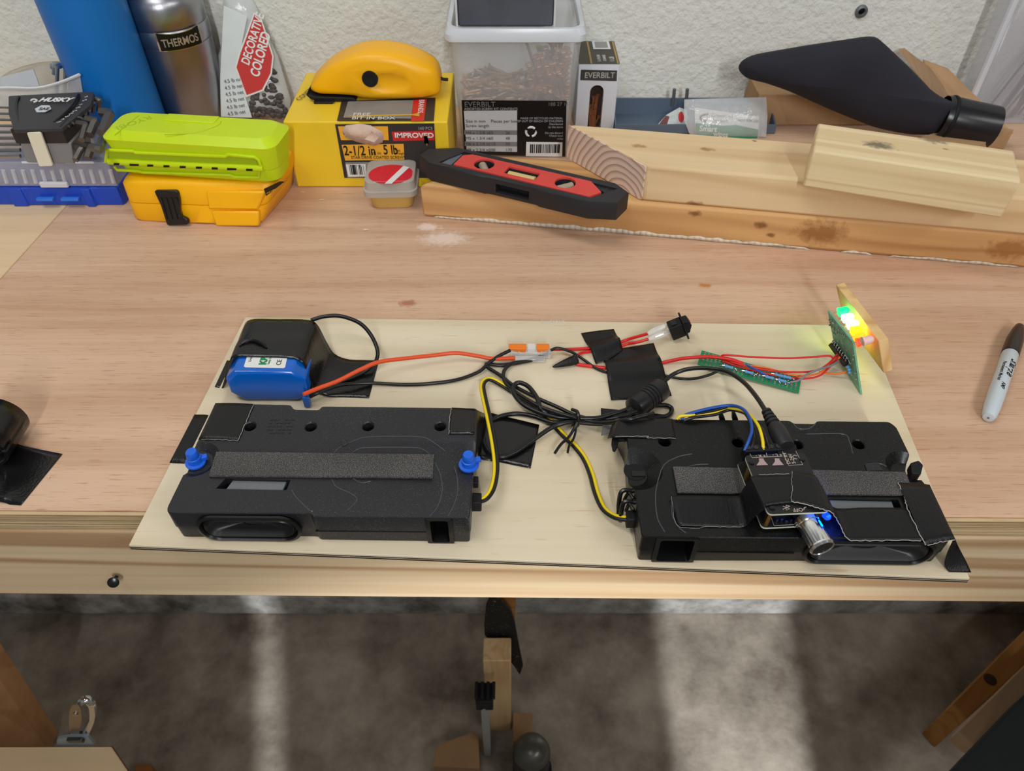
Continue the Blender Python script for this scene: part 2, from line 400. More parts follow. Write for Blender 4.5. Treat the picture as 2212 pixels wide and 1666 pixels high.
# ================================================================ lumber at the back right
def endgrain(name, light, dark, c, sc):
    m, N, L, b = nt(name); b.inputs['Roughness'].default_value = .7
    tc = N.new('ShaderNodeTexCoord'); mp = N.new('ShaderNodeMapping'); mp.inputs['Location'].default_value = tuple(-q for q in c); L.new(tc.outputs['Object'], mp.inputs[0])
    wv = N.new('ShaderNodeTexWave'); wv.wave_type = 'RINGS'; wv.rings_direction = 'X'; wv.inputs['Scale'].default_value = sc; wv.inputs['Distortion'].default_value = 1.2; wv.inputs['Detail'].default_value = 1; wv.inputs['Detail Scale'].default_value = 6
    wv.wave_profile = 'SAW'; L.new(mp.outputs[0], wv.inputs[0]); r = N.new('ShaderNodeValToRGB'); L.new(wv.outputs[0], r.inputs[0])
    r.color_ramp.elements[0].color = lin(light); r.color_ramp.elements[1].color = lin(dark); r.color_ramp.elements[0].position = .55; L.new(r.outputs[0], b.inputs['Base Color']); return m
# bottom board
TA = .038
bl = P(908, 405, TA); rb = P(2212, 580, 0); lb = P(910, 468, 0); dA = (rb - lb).normalized(); nA = V((-dA.y, dA.x, 0))
fl_ = V((lb.x, lb.y, ZB)); bk = P(1094, 335, TA); bk = V((bk.x, bk.y, ZB)); wA = (bk - fl_).dot(nA)
far = fl_ + dA*1.35
lumA = thing('lumber_board', fl_ + dA*.6 + nA*wA*.5, 'long orange brown board flat on the bench, flaked paint along its lower front edge', 'board', None)
lumA.rotation_euler.z = math.atan2(dA.y, dA.x)
def lk(px, py, z, root): return loc(P(px, py, z), root)
def lf(px, py, o, n, root): return loc(PL(px, py, o, n), root)
mA = wood('amber_pine', (216, 170, 114), (176, 126, 78), gs=(3.5, 90, 90), ring=(.8, 15, 15), amt=.65, blot=.3,
          knots=[lf(1772, 503, fl_, nA, lumA)+(.016, (150, 100, 55)), lf(2180, 540, fl_, nA, lumA)+(.014, (158, 104, 55)), lf(1645, 487, fl_, nA, lumA)+(.005, (125, 78, 42)), lf(1500, 461, fl_, nA, lumA)+(.004, (120, 75, 40)), lf(1664, 508, fl_, nA, lumA)+(.003, (125, 78, 42))], rough=.5)
MB().prism([fl_, far, far + nA*wA, fl_ + (bk - fl_)], (0, 0, TA)).build('plank', mA, lumA, bevel=.004, seg=3)
PAINT = mat('flaked_paint', (222, 210, 190), .8, bump=.15, bscale=300, var=.12, vscale=60)
pm = MB(); fA = Fr(fl_, dA, V((0, 0, 1)))           # n points to the viewer
for a, c, h0, h1 in ((.012, .40, .0008, .0065), (.355, .40, .001, .004), (.43, .46, .0012, .0045), (.475, .60, .0008, .0042), (.70, .86, .001, .0055), (.66, .67, .001, .003)):
    n = max(4, int((c-a)/.006)); topv = []; bot = []
    for i in range(n+1):
        uu = a + (c-a)*i/n; q = abs(math.sin(math.pi*i/n))**.35
        topv.append((uu, h0 + (h1-h0)*q*random.uniform(.55, 1))); bot.append((uu, h0*random.uniform(.4, 1.2)))
    for i in range(n):
        pm.add([fA.p(*bot[i], .0004), fA.p(*bot[i+1], .0004), fA.p(*topv[i+1], .0004), fA.p(*topv[i], .0004)], [(0, 1, 2, 3)])
pm.build('paint_flakes', PAINT, lumA, solid=.0003)['kind'] = 'stuff'
# middle board, wide, end grain to the left
TB2 = .038
lb = P(1388, 434, TA+.0003); rb = P(2212, 508, TA+.0003); d2 = (rb - lb).normalized(); n2 = V((-d2.y, d2.x, 0))
q1 = P(1394, 362, TA+TB2); q2 = P(1228, 268, TA+TB2); w2 = (q2 - q1).dot(n2)
a0 = V((lb.x, lb.y, lb.z)); a1 = V((q2.x, q2.y, lb.z))
lumB = thing('lumber_board', a0 + d2*.4 + n2*w2*.5, 'wide pale board with curved growth rings on its cut end, on the orange brown board', 'board')
lumB.rotation_euler.z = math.atan2(d2.y, d2.x)
mBd = wood('pine_board', (228, 200, 158), (200, 164, 118), gs=(3, 80, 80), ring=(.7, 11, 11), amt=.55, blot=.2,
     stains=[lk(1382+300, 418, TA+TB2, lumB)+(.0022, (45, 40, 45)), lk(1846, 424, TA+TB2, lumB)+(.0026, (45, 40, 45)), lk(1774, 441, TA+TB2, lumB)+(.0018, (60, 45, 40)),
             lk(1978, 430, TA+TB2, lumB)+(.010, (238, 226, 210)), lk(2168, 455, TA+TB2, lumB)+(.008, (238, 226, 210)), lk(1630, 305, TA+TB2, lumB)+(.002, (90, 60, 40)), lk(1525, 323, TA+TB2, lumB)+(.005, (165, 120, 75)), lk(1380, 316, TA+TB2, lumB)+(.005, (175, 130, 85)), lf(1500, 442, a0, n2, lumB)+(.005, (140, 95, 60))])
pl = MB().prism([a0, a0 + d2*1.4, a0 + d2*1.4 + n2*w2, a1], (0, 0, TB2)).build('plank', mBd, lumB, bevel=.003)
ed = (a1 - a0).normalized()
eg = MB(); ef = Fr(a0 + (a1-a0)*.5 + V((0, 0, TB2/2)), -ed, V((0, 0, 1))); lw = (a1-a0).length/2
egm = endgrain('end_grain', (222, 198, 178), (186, 152, 130), (ef.p(.02, -TB2*1.6, 0) - lumB.location), 62)
eg.loft([[ef.p(x, y, .0004) for x, y in rrect(lw-.0005, TB2/2-.0003, .003, 4)], [ef.p(x, y, .0012) for x, y in rrect(lw-.001, TB2/2-.0008, .003, 4)]], True, True)
ego = eg.build('cut_end', None, lumB, smooth=0); ego.data.materials.clear()
m, N, L, b = nt('ring_end'); b.inputs['Roughness'].default_value = .75
cc = wm(lumB).inverted() @ ef.p(.03, -.030, 0)
tc = N.new('ShaderNodeTexCoord'); ds = N.new('ShaderNodeVectorMath'); ds.operation = 'DISTANCE'; nz = N.new('ShaderNodeTexNoise'); nz.inputs['Scale'].default_value = 25
L.new(tc.outputs['Object'], ds.inputs[0]); ds.inputs[1].default_value = cc; L.new(tc.outputs['Object'], nz.inputs[0])
m1 = N.new('ShaderNodeMath'); m1.operation = 'MULTIPLY_ADD'; L.new(nz.outputs[0], m1.inputs[0]); m1.inputs[1].default_value = .006; L.new(ds.outputs['Value'], m1.inputs[2])
m2 = N.new('ShaderNodeMath'); m2.operation = 'MULTIPLY'; L.new(m1.outputs[0], m2.inputs[0]); m2.inputs[1].default_value = 150
m3 = N.new('ShaderNodeMath'); m3.operation = 'FRACT'; L.new(m2.outputs[0], m3.inputs[0]); rp = N.new('ShaderNodeValToRGB'); L.new(m3.outputs[0], rp.inputs[0])
rp.color_ramp.elements[0].color = lin((226, 202, 184)); rp.color_ramp.elements[1].color = lin((196, 160, 138)); rp.color_ramp.elements[0].position = .45
e3 = rp.color_ramp.elements.new(.97); e3.color = lin((176, 134, 112)); L.new(rp.outputs[0], b.inputs['Base Color']); ego.data.materials.append(m)
# short board on top
z3 = TA + TB2 + .0006
q = [P(1757, 325, z3+.036), P(2207, 392, z3+.036), P(2196, 315, z3+.036), P(1767, 265, z3+.036)]
q[2] = q[1] + (q[3]-q[0]); 
lumC = thing('lumber_board', (q[0]+q[2])/2 - V((0, 0, .036)), 'short pale offcut board with two grey smudges lying on top of the wide pale board', 'board')
dc = (q[1]-q[0]).normalized(); lumC.rotation_euler.z = math.atan2(dc.y, dc.x)
mC = wood('pale_pine', (234, 214, 174), (208, 180, 134), gs=(2.5, 120, 120), ring=(.4, 22, 30), amt=.5, blot=.1,
          stains=[lk(1899, 314, z3+.036, lumC)+(.009, (105, 95, 82)), lk(2018, 302, z3+.036, lumC)+(.009, (125, 112, 92)), lk(2042, 322, z3+.036, lumC)+(.002, (160, 120, 60))])
MB().prism([p - V((0, 0, .036)) for p in q], (0, 0, .036)).build('plank', mC, lumC, bevel=.002)

# ================================================================ torpedo level
zl = TA + .0205
o1 = P(888, 343, zl); o2 = P(1330, 447, zl); uL = (o2-o1); Ll = uL.length
lv = Fr(P(893, 345, zl) - V((0, 0, .0205)), uL, V((-uL.y, uL.x, 0)))
wL = lv.uv(1000, 312)[1]
wL = max(.034, min(.05, (P(1356, 398, zl) - P(1330, 445, zl)).dot(lv.v)))
lvl = thing('spirit_level', lv.p(Ll/2, wL/2, 0), 'small black torpedo spirit level with red centre panel, lying on the orange brown board', 'level')
BLKL = mat('level_black', (36, 36, 40), .5, bump=.1, bscale=300)
body = MB(); hl = Ll/2; hw = wL/2; lc = lv.off(0.0006); lc = Fr(lv.p(hl, hw, .0006), lv.u, lv.v)
def lout(k, z):
    pts = [(-hl+k, -hw+.012), (-hl+.018, -hw+k), (-.03, -hw+k), (-.026, -hw+.0018+k), (.026, -hw+.0018+k), (.03, -hw+k), (hl-.03, -hw+k), (hl-.004, -hw+.010), (hl-k, hw-.012), (hl-.018, hw-k), (.0, hw-k), (-hl+.030, hw-k), (-hl+.002+k, hw-.016)]
    return [lc.p(a, c_, z) for a, c_ in pts]
body.loft([lout(.001, 0), lout(0, .002), lout(0, .0185), lout(.0012, .020)])
bo = body.build('level_body', BLKL, lvl)
cut = [MB().box(lc, -.018, .018, -hw-.01, -hw+.012, .004, .0135)]
cut.append(MB().prism([lc.p(a, c_, .0182) for a, c_ in ((-hl+.026, -hw+.006), (hl-.03, -hw+.006), (hl-.012, hw-.010), (-hl+.04, hw-.006))], (0, 0, .01)))
cut.append(MB().lathe(lc.p(hl-.026, 0, -.01), V((0, 0, 1)), [(.004, 0), (.004, .05)], 16))
bake(bo, cut)
REDL = mat('level_red', (214, 70, 62), .5, var=.06)
rp_ = [(-.068, -hw+.008), (.078, -hw+.007), (.086, -.002), (.070, hw-.008), (-.060, hw-.008), (-.068, hw-.014)]
ro = MB().prism([lc.p(a, c_, .0183) for a, c_ in rp_], (0, 0, .002)).build('centre_panel', REDL, lvl)
bake(ro, [MB().lathe(lc.p(-.040, 0, .01), V((0, 0, 1)), [(.0105, 0), (.0105, .03)], 20), MB().lathe(lc.p(.048, 0, .01), V((0, 0, 1)), [(.0105, 0), (.0105, .03)], 20), MB().box(lc, -.015, .019, -.0075, .0065, .01, .04)])
bake(bo, [MB().lathe(lc.p(-.040, 0, .006), V((0, 0, 1)), [(.0098, 0), (.0098, .03)], 20), MB().lathe(lc.p(.048, 0, .006), V((0, 0, 1)), [(.0098, 0), (.0098, .03)], 20), MB().box(lc, -.0145, .0185, -.007, .006, .008, .04)])
VIAL = mat('vial_liquid', (205, 190, 120), .2, spec=.7)
for (cx, dx, dy) in ((-.040, 1, -1.2), (.048, 1, 1.2)):
    d = (lc.u*dx + lc.v*dy).normalized(); c_ = lc.p(cx, 0, .0145)
    MB().lathe(c_ - d*.0092, d, [(.002, 0), (.0042, .001), (.0042, .0174), (.002, .0184)], 16).build('vial', mat('vial_grey', (165, 150, 130), .4), lvl)
vo = MB().lathe(lc.p(-.0140, -.0005, .014), lc.u, [(.002, 0), (.005, .0015), (.005, .030), (.002, .0315)], 16).build('vial', VIAL, lvl)
MB().quad(lc, -.0175, .0175, -hw+.0125, -hw+.0126, .005).build('window_shade', REDL, lvl)
for sx in (-1, 1):
    a = (-hl+.028, -.071) if sx < 0 else (.088, hl-.022)
    mb_ = MB().prism([lc.p(*q_, .0182) for q_ in ((a[0], -hw+.007), (a[1], -hw+.007), (a[1], hw-.010), (a[0]+.008*(sx < 0), hw-.010))], (0, 0, .0006))
    po = mb_.build('end_plate', mat('level_grey', (95, 105, 115), .5, var=.2, vscale=120), lvl)
    if sx > 0: bake(po, [MB().lathe(lc.p(hl-.030, 0, .0), V((0, 0, 1)), [(.004, 0), (.004, .05)], 16)])

# ================================================================ yellow screw carton and stud finder
YEL = mat('carton_yellow', (238, 200, 42), .45, var=.05)
o = P(643, 405, 0); Yf = o.y
SB = Fr(V((o.x, Yf, ZB+.0005)), V((1, 0, 0)), V((0, 0, 1)))        # u right, v up, n toward the viewer
hS = PY(616, 262, Yf).z - ZB; wS = PY(985, 330, Yf).x - o.x; dS = P(660, 156, hS).y - Yf
wS = P(962, 264, hS).x - o.x + .002
carton = thing('screw_carton', SB.p(wS/2, 0, -dS/2), 'yellow cardboard carton of coated screws with torn label beneath the yellow stud finder', 'carton')
co_ = MB().box(SB, 0, wS, 0, hS-.001, -dS, 0).build('carton_body', YEL, carton, bevel=.0015)
ST = Fr(V((o.x, Yf, ZB+hS)), V((1, 0, 0)), V((0, 1, 0)))
DK = mat('label_dark', (48, 44, 44), .5, var=.15); OR = mat('label_orange', (236, 172, 48), .5); LG = mat('label_grey', (140, 138, 136), .5, var=.2)
def lr(mb, fr, x0, y0, x1, y1, n):
    """rectangle given by two opposite photo corners on a frame"""
    a, c_ = fr.uv(x0, y0); e, f = fr.uv(x1, y1); return mb.quad(fr, min(a, e), max(a, e), min(c_, f), max(c_, f), n)
def lq(mb, fr, pts, n): return mb.poly([fr.px(x, y) + fr.n*n for x, y in pts])
mb = MB(); lq(mb, SB, [(724, 268), (938, 266), (945, 384), (744, 384)], .0006); lq(mb, ST, [(728, 262), (738, 219), (941, 212), (937, 262)], .0006); mb.build('dark_label', DK, carton)
mb = MB(); lq(mb, SB, [(730, 272), (838, 272), (840, 302), (737, 302)], .0009); lq(mb, SB, [(738, 312), (872, 310), (874, 344), (746, 346)], .0009); mb.build('orange_label', OR, carton)
mb = MB(); lq(mb, SB, [(846, 284), (937, 281), (939, 302), (850, 304)], .0009); lq(mb, ST, [(888, 263), (893, 218), (922, 215), (916, 263)], .0009); mb.build('red_label', RED, carton)
mb = MB(); lq(mb, ST, [(742, 256), (752, 221), (893, 218), (888, 258)], .0009); mb.build('grey_label', LG, carton); mb = MB(); lq(mb, SB, [(746, 350), (870, 349), (872, 381), (751, 383)], .0008); mb.build('grey_label', LG, carton)
mb = MB(); lq(mb, SB, [(747, 354), (790, 353), (791, 380), (753, 381)], .0012); mb.build('barcode_field', BWHITE, carton)
mb = MB(); x = 755
while x < 787:
    wd = random.choice((1, 1.6, 2.4)); lr(mb, SB, x, 355, x+wd, 376, .0015); x += wd + random.choice((1.2, 1.8, 2.6))
mb.build('barcode', BLACKM, carton)
a, c_ = SB.uv(744, 334); text('2-1/2 in', SB, a, c_, .0155, BLACKM, carton, n=.0013, sx=.72, bold=.0002)
a, c_ = SB.uv(802, 333); text('x8 in', SB, a, c_, .0055, BLACKM, carton, n=.0013)
a, c_ = SB.uv(829, 332); text('5 lb', SB, a, c_, .0155, BLACKM, carton, n=.0013, sx=.68, bold=.0002)
a, c_ = SB.uv(854, 326); text('Net\nWeight', SB, a, c_, .0035, BLACKM, carton, n=.0013)
a, c_ = SB.uv(759, 342); text('STAR DRIVE COATED SCREWS', SB, a, c_, .0050, BLACKM, carton, n=.0013, sx=.86)
a, c_ = SB.uv(853, 296); text('IMPROVED', SB, a, c_, .0075, BWHITE, carton, n=.0013, sx=1.15, bold=.0002)
a, c_ = SB.uv(903, 279); text('160 PCS', SB, a, c_, .0045, PGREY, carton, n=.0013)
a, c_ = ST.uv(762, 252); text('FREE\nBIT IN BOX', ST, a, c_, .009, BWHITE, carton, n=.0013, rot=0)
a, c_ = ST.uv(906, 218); text('BRANDS', ST, a, c_, .0085, BWHITE, carton, n=.0013, rot=-88)
a, c_ = ST.uv(648, 218); text('CONSTRUCTION', ST, a, c_, .009, mat('carton_ink', (120, 100, 40), .6), carton, n=.0006, rot=72)
# printed screw pictures
def scr(fr, p0, p1, n, par, w=.0015):
    A_ = fr.px(*p0) + fr.n*n; B_ = fr.px(*p1) + fr.n*n; d = (B_-A_).normalized(); s_ = d.cross(fr.n); Lx = (B_-A_).length
    q = [(0, 0), (.012, w), (Lx*.25, w*1.3), (Lx*.9, w), (Lx*.93, w*1.2), (Lx, w*3.2)]
    MB().poly([A_ + d*t_ + s_*r_ for t_, r_ in q] + [A_ + d*t_ - s_*r_ for t_, r_ in q[::-1]]).build('printed_screw', mat('print_gold', (205, 165, 60), .5), par)
scr(ST, (742, 254), (906, 250), .0013, carton); scr(SB, (923, 315), (919, 291), .0014, carton, .0018)
mb = MB(); fr_ = SB.off(.0016); 
pts = [(741, 276), (748, 270), (780, 268), (800, 271), (825, 283), (829, 296), (826, 308), (810, 314), (788, 312), (764, 304), (747, 296), (740, 288)]
mb.poly([fr_.px(*p) + fr_.n*.0008*math.sin(i*2.1) for i, p in enumerate(pts)])
mb.build('torn_patch', mat('torn_card', (214, 186, 168), .85, var=.1, vscale=80, bump=.5), carton, solid=.0004)
MB().poly([ST.px(x, y) + V((0, 0, .0011)) for x, y in ((770, 261), (782, 257), (805, 257), (812, 262), (800, 264), (778, 264))]).build('tear', BLACKG, carton)
# stud finder
sfz = hS + .0008
yF = P(760, 219, sfz).y; FS = Fr(V((P(663, 212, sfz).x, yF, ZB+sfz)), V((1, 0, 0)), V((0, 0, 1)))
sf_ = thing('stud_finder', FS.p(.08, 0, -.02), 'yellow handheld stud finder with black thumb dimple on top of the screw carton', 'stud finder')
STUD = mat('stud_yellow', (250, 182, 8), .38)
prof = [(664, 200), (668, 186), (686, 166), (708, 148), (735, 134), (765, 122), (795, 117), (830, 118), (868, 124), (905, 138), (932, 152), (945, 165), (951, 190), (950, 208), (930, 215), (870, 218), (800, 219), (776, 216), (762, 211), (720, 208), (678, 207)]
uvp = [FS.uv(*p) for p in prof]; cx = sum(p[0] for p in uvp)/len(uvp); cy = sum(p[1] for p in uvp)/len(uvp)
uvp = [(a, max(c_, .0005)) for a, c_ in uvp]
def sfl(k, n):
    L_ = [V((a, c_, 0)) for a, c_ in uvp]; L_ = L_[:]
    return [FS.p(cx + (p.x-cx)*k, max(.0003, cy + (p.y-cy)*k), n) for p in rpoly(L_, .004, 2)]
mb = MB().loft([sfl(.70, 0), sfl(.9, -.002), sfl(.98, -.007), sfl(1, -.014), sfl(1, -.034), sfl(.97, -.042), sfl(.86, -.048), sfl(.7, -.05)])
sfo = mb.build('housing', STUD, sf_, smooth=60)
k = PY(820, 175, yF+.008); 
bake(sfo, [MB().ball(PL(812, 176, FS.o, FS.n) + V((.012, -.006, -.002)), .034, .009, .0145, 20)])
sfo.data.shade_smooth(); sfo.data.set_sharp_from_angle(angle=math.radians(50))
dp = PY(799, 171, yF-.0012)
MB().lathe(dp, V((0, -1, 0)), [(.0085, -.004), (.0085, .0003), (.0075, .0006), (.004, -.0005)], 28).build('thumb_dimple', BLACKM, sf_)
mb = MB(); mb.prism([FS.px(x, y) for x, y in ((664, 199), (667, 205), (680, 209), (762, 212), (770, 217), (768, 220), (700, 220), (672, 216), (661, 206))], FS.n*-.046)
mb.prism([FS.px(x, y) + V((0, -.004, 0)) for x, y in ((678, 217), (724, 217), (716, 226), (681, 225))], FS.n*-.03)
for v_ in range(len(mb.v)): pass
mb.build('sole_pad', BLACKM, sf_, bevel=.001)
FT = Fr(PY(700, 152, yF+.022), V((.75, 0, .5)), V((0, 1, .1)))
for i, (px_, py_) in enumerate(((681, 178), (700, 160), (716, 150), (735, 141), (756, 131), (780, 123))):
    q_ = PY(px_, py_, yF+.012); MB().ball(q_, .0028, .003, .0010, 8, Fr(q_, V((.8, 0, .6)), V((0, 1, 0)))).build('ink_mark', mat('stud_print', (120, 84, 10), .5) if i == 0 else bpy.data.materials['stud_print'], sf_)
c9 = PY(905, 150, yF+.016); f9 = Fr(c9, V((.87, 0, -.42)), V((.2, .8, .5)))
ring = MB()
for a0_, a1_ in ((130, 250), (280, 350)):
    pp = [f9.p(.012*math.cos(math.radians(a)), .009*math.sin(math.radians(a)), .0062) for a in range(a0_, a1_+1, 12)]
    ring.tube(pp, .0009, 6, 2)
ring.build('logo_ring', mat('stud_ink', (70, 55, 15), .5), sf_)
MB().tube([PY(947, 167, yF+.02), PY(957, 171, yF+.02), PY(968, 172, yF+.02)], .0018, 8).build('wrist_loop', BLACKM, sf_)
# ================================================================ wax tub
o = P(797, 455, 0); w_ = (P(897, 458, 0) - o).length
TF = hz(V((o.x, o.y, ZB+.0005)), 2)
tub = thing('wax_tub', TF.p(w_/2, w_/2), 'small square clear plastic tub of amber wax with round red sticker on its lid', 'tub')
hT = PY(785, 402, o.y).z - ZB + .002; hL = PY(785, 418, o.y).z - ZB
def tl(k, z, r=.009): return [TF.p(w_/2 + a, w_/2*.95 + c_, z) for a, c_ in rrect(w_/2+k, w_/2*.95+k, r, 5)]
WAXM = mat('amber_wax', (205, 168, 92), .35, spec=.5, trans=.0, var=.06); 
MB().loft([tl(-.0035, 0), tl(-.0025, .002), tl(-.0012, hL-.004)]).build('wax_filled_body', WAXM, tub, smooth=50)
FROST = mat('frosted_lid', (214, 208, 200), .3, trans=.35, alpha=.85)
MB().loft([tl(.0015, hL-.005), tl(.0035, hL-.004), tl(.0035, hL+.002), tl(.002, hL+.0028), tl(.001, hT+.001), tl(-.001, hT+.002), tl(-.0035, hT+.0012)]).build('lid', FROST, tub, smooth=40)
hs = hT + .0016; TT = Fr(TF.p(w_/2, w_/2, hs), TF.u, TF.v)
e_ = [TT.uv(*p) for p in ((796, 378), (893, 372), (850, 356), (845, 398))]
rx = (e_[1][0]-e_[0][0])/2; cx_ = (e_[1][0]+e_[0][0])/2; ry = (e_[2][1]-e_[3][1])/2*.98; cy_ = (e_[2][1]+e_[3][1])/2
MB().prism([TT.p(cx_ + rx*math.cos(a*.1745), cy_ + ry*math.sin(a*.1745), 0) for a in range(36)], (0, 0, .0003)).build('red_sticker', mat('sticker_red', (212, 32, 50), .5, var=.1, vscale=400), tub)
a, c_ = TT.uv(850, 357), TT.uv(838, 398)
MB().poly([TT.p(*TT.uv(x, y), .0006) for x, y in ((831, 398), (846, 398), (884, 363), (872, 359))]).build('white_stripe', BWHITE, tub)

# ================================================================ clear bin of gold screws
o = P(1000, 338, 0); o2_ = P(1226, 337, 0); bw = (o2_-o).length; yb = o.y
BF = Fr(V((o.x, yb, ZB+.0006)), V((1, 0, 0)), V((0, 0, 1)))
hR = PY(952, 92, yb-.012).z - ZB; hr2 = PY(955, 66, yb-.012).z - ZB
bd = YW - .012 - yb - .012
BINM = mat('bin_plastic', (232, 236, 240), .22, trans=.0, alpha=.36, spec=.6); RIMM = mat('bin_rim', (228, 233, 240), .25, alpha=.72)
bin_ = thing('screw_bin', BF.p(bw/2, 0, -bd/2), 'lidded cloudy plastic bin of gold screws with black printed label', 'bin')
cxb, cyb = bw/2, -bd/2
def bl_(k, h, r=.012): return [BF.p(cxb + a, h, cyb + c_) for a, c_ in rrect(bw/2 + k, bd/2 + min(k, .012), r, 5)]
kR = (PY(1252, 96, yb).x - PY(968, 96, yb).x)/2 - bw/2
bb = MB().loft([bl_(-.002, 0), bl_(0, .003), bl_(kR, hR-.002)], True, False)
bb.build('bin_wall', BINM, bin_, smooth=45)
kk = (PY(1260, 80, yb-.01).x - PY(951, 80, yb-.01).x)/2 - bw/2
MB().loft([bl_(kR, hR-.002), bl_(kk, hR), bl_(kk, hr2-.006), bl_(kk-.003, hr2), bl_(kR-.002, hr2), bl_(kR-.004, hr2-.004)], False, False).build('lid_rim', RIMM, bin_, smooth=30, solid=.001)
MB().loft([bl_(kR-.004, hr2-.004), bl_(kR-.006, hr2-.009)], False, True).build('lid_panel', BINM, bin_)
BLB = mat('bin_label_black', (16, 15, 18), .35)
fz = Fr(BF.p(0, 0, .0012), V((1, 0, 0)), V((0, -min(kR, .012), hR))).off(.0012)
yy = fz.o.y
lbm = MB(); lq(lbm, fz, [(997, 216), (1224, 218), (1221, 338), (1003, 333)], .0002); lbo = lbm.build('printed_label', BLB, bin_)
mb = MB(); lq(mb, fz, [(1002, 239), (1117, 238), (1117, 328), (1008, 326)], .0005); mb.build('size_table', mat('table_grey', (190, 190, 193), .6), bin_)
for i, (ya, yb_) in enumerate(((280, 290), (305, 315))):
    mb = MB(); lq(mb, fz, [(1003+i, ya), (1117, ya+1), (1117, yb_+1), (1003+i, yb_)], .0007); mb.build('table_row', mat('row_grey', (120, 120, 124), .6), bin_)
INK = mat('small_ink', (70, 70, 74), .7)
for i, yv in enumerate((256, 266, 281, 293, 305, 318)):
    a, c_ = fz.uv(1006, yv+8); s_ = ('Size in mm    Pieces per box', 'Screw length', 'M4 x 1.5/8 in', 'M5 x 1.3/4 in', 'M6 x 2.1/4 in', 'M8 x 2.3/4 in')[i]
    text(s_, fz, a, c_, .0052, INK, bin_, n=.0009)
    if i > 1:
        for xx, q_ in ((1056, ('55', '60', '110', '200')), (1092, ('26', '48', '50', '170'))):
            a, c_ = fz.uv(xx, yv+8); text(q_[i-2], fz, a, c_, .0052, INK, bin_, n=.0009)
a, c_ = fz.uv(1003, 230); text('EVERBILT', fz, a, c_, .0085, mat('dim_print', (115, 112, 108), .6), bin_, n=.0006)
a, c_ = fz.uv(1003, 237); text('ASSORTED SCREW KIT CONTENTS', fz, a, c_, .0038, PGREY, bin_, n=.0006)
a, c_ = fz.uv(1183, 228); text('188 27 15', fz, a, c_, .0058, mat('dim_print2', (120, 110, 100), .6), bin_, n=.0006)
for i, s_ in enumerate(('MADE OF RECYCLED MATERIAL', 'KEEP OUT OF REACH OF CHILDREN', 'Distributed', 'by the store', '', 'Do not discard', 'Check local', 'rules')):
    if s_: a, c_ = fz.uv(1216, 257 + i*6.3); text(s_, fz, a, c_, .0034, PGREY, bin_, n=.0006, align='RIGHT')
cR = fz.px(1147, 284)
for k in range(3):
    aa = 90 + 120*k; pp = [cR + fz.u*.0058*math.cos(math.radians(aa+d)) + fz.v*.0058*math.sin(math.radians(aa+d)) + fz.n*.0007 for d in (-45, -20, 0, 20, 40)]
    MB().tube(pp, lambda t: .0013 if t < .8 else .0008, 6, 3).build('recycling_arrow', BWHITE, bin_)
mb = MB(); lq(mb, fz, [(1137, 306), (1215, 307), (1214, 338), (1136, 337)], .0005); mb.build('barcode_field', BWHITE, bin_)
mb = MB(); x = 1145
while x < 1206:
    wd = random.choice((1, 1.6, 2.6)); lr(mb, fz, x, 311, x+wd, 330, .0008); x += wd + random.choice((1.4, 2, 3))
mb.build('barcode', BLACKM, bin_)
# screws: the pile inside
random.seed(11)
pile = MB(); heads = MB()
def screw(mb, c, d, L_, r=.0018):
    mb.lathe(c, d, [(.0004, 0), (r, .006), (r, L_-.004), (r*2.4, L_), (r*2.2, L_+.0006)], 7)
x0_, x1_ = .006, bw-.006
zmid = PY(1100, 193, yb).z - ZB
for i in range(620):
    x = random.uniform(x0_, x1_); base = zmid - .006 + .022*max(0, (x-bw*.55)/(bw*.45))**1.2 + .012*max(0, (.25*bw-x)/(.25*bw))
    h = base*random.uniform(.25, 1)**.6; n_ = -random.uniform(.005, .05) if i % 3 else -random.uniform(.0045, .009)
    a = random.uniform(-.5, .5) if x < bw*.62 else random.uniform(1.1, 1.9); L_ = random.uniform(.02, .034)
    d = V((math.cos(a), random.uniform(-.15, .15), math.sin(a)*.8)).normalized()
    if random.random() < .5: d = -d
    c = BF.p(x, h + .006, n_)
    e = c + d*L_
    e.x = min(max(e.x, BF.o.x+.004), BF.o.x+bw-.004); e.y = max(e.y, BF.o.y+.0035); e.z = max(e.z, ZB+.004)
    if (e-c).length < .01: continue
    screw(pile, c, (e-c).normalized(), (e-c).length)
po = pile.build('screw_pile', GOLD, None); tag(po, 'loose gold screws heaped inside the cloudy plastic bin', 'screws', None, 'stuff')

# dark grey pack standing on the bin lid
zt = hr2 + .0004
pa = P(990, 58, zt); pb_ = P(1195, 60, zt)
DG = Fr(V((pa.x, pa.y, ZB+zt)), V((1, 0, 0)), V((0, 0, 1))); wd = pb_.x - pa.x
pk = thing('slate_box', DG.p(wd/2, 0, -.025), 'dark slate grey box with pale side edges standing on the bin lid', 'box')
MB().box(DG, 0, wd, 0, .075, -.045, 0).build('box_body', mat('slate', (78, 82, 92), .4, var=.15, vscale=30), pk, bevel=.002)
MB().box(DG, -.0022, -.0002, 0, .076, -.045, .0006).build('pale_edge', mat('pale_edge', (205, 205, 208), .5), pk)
MB().box(DG, wd+.0002, wd+.0022, 0, .076, -.045, .0006).build('pale_edge', bpy.data.materials['pale_edge'], pk)
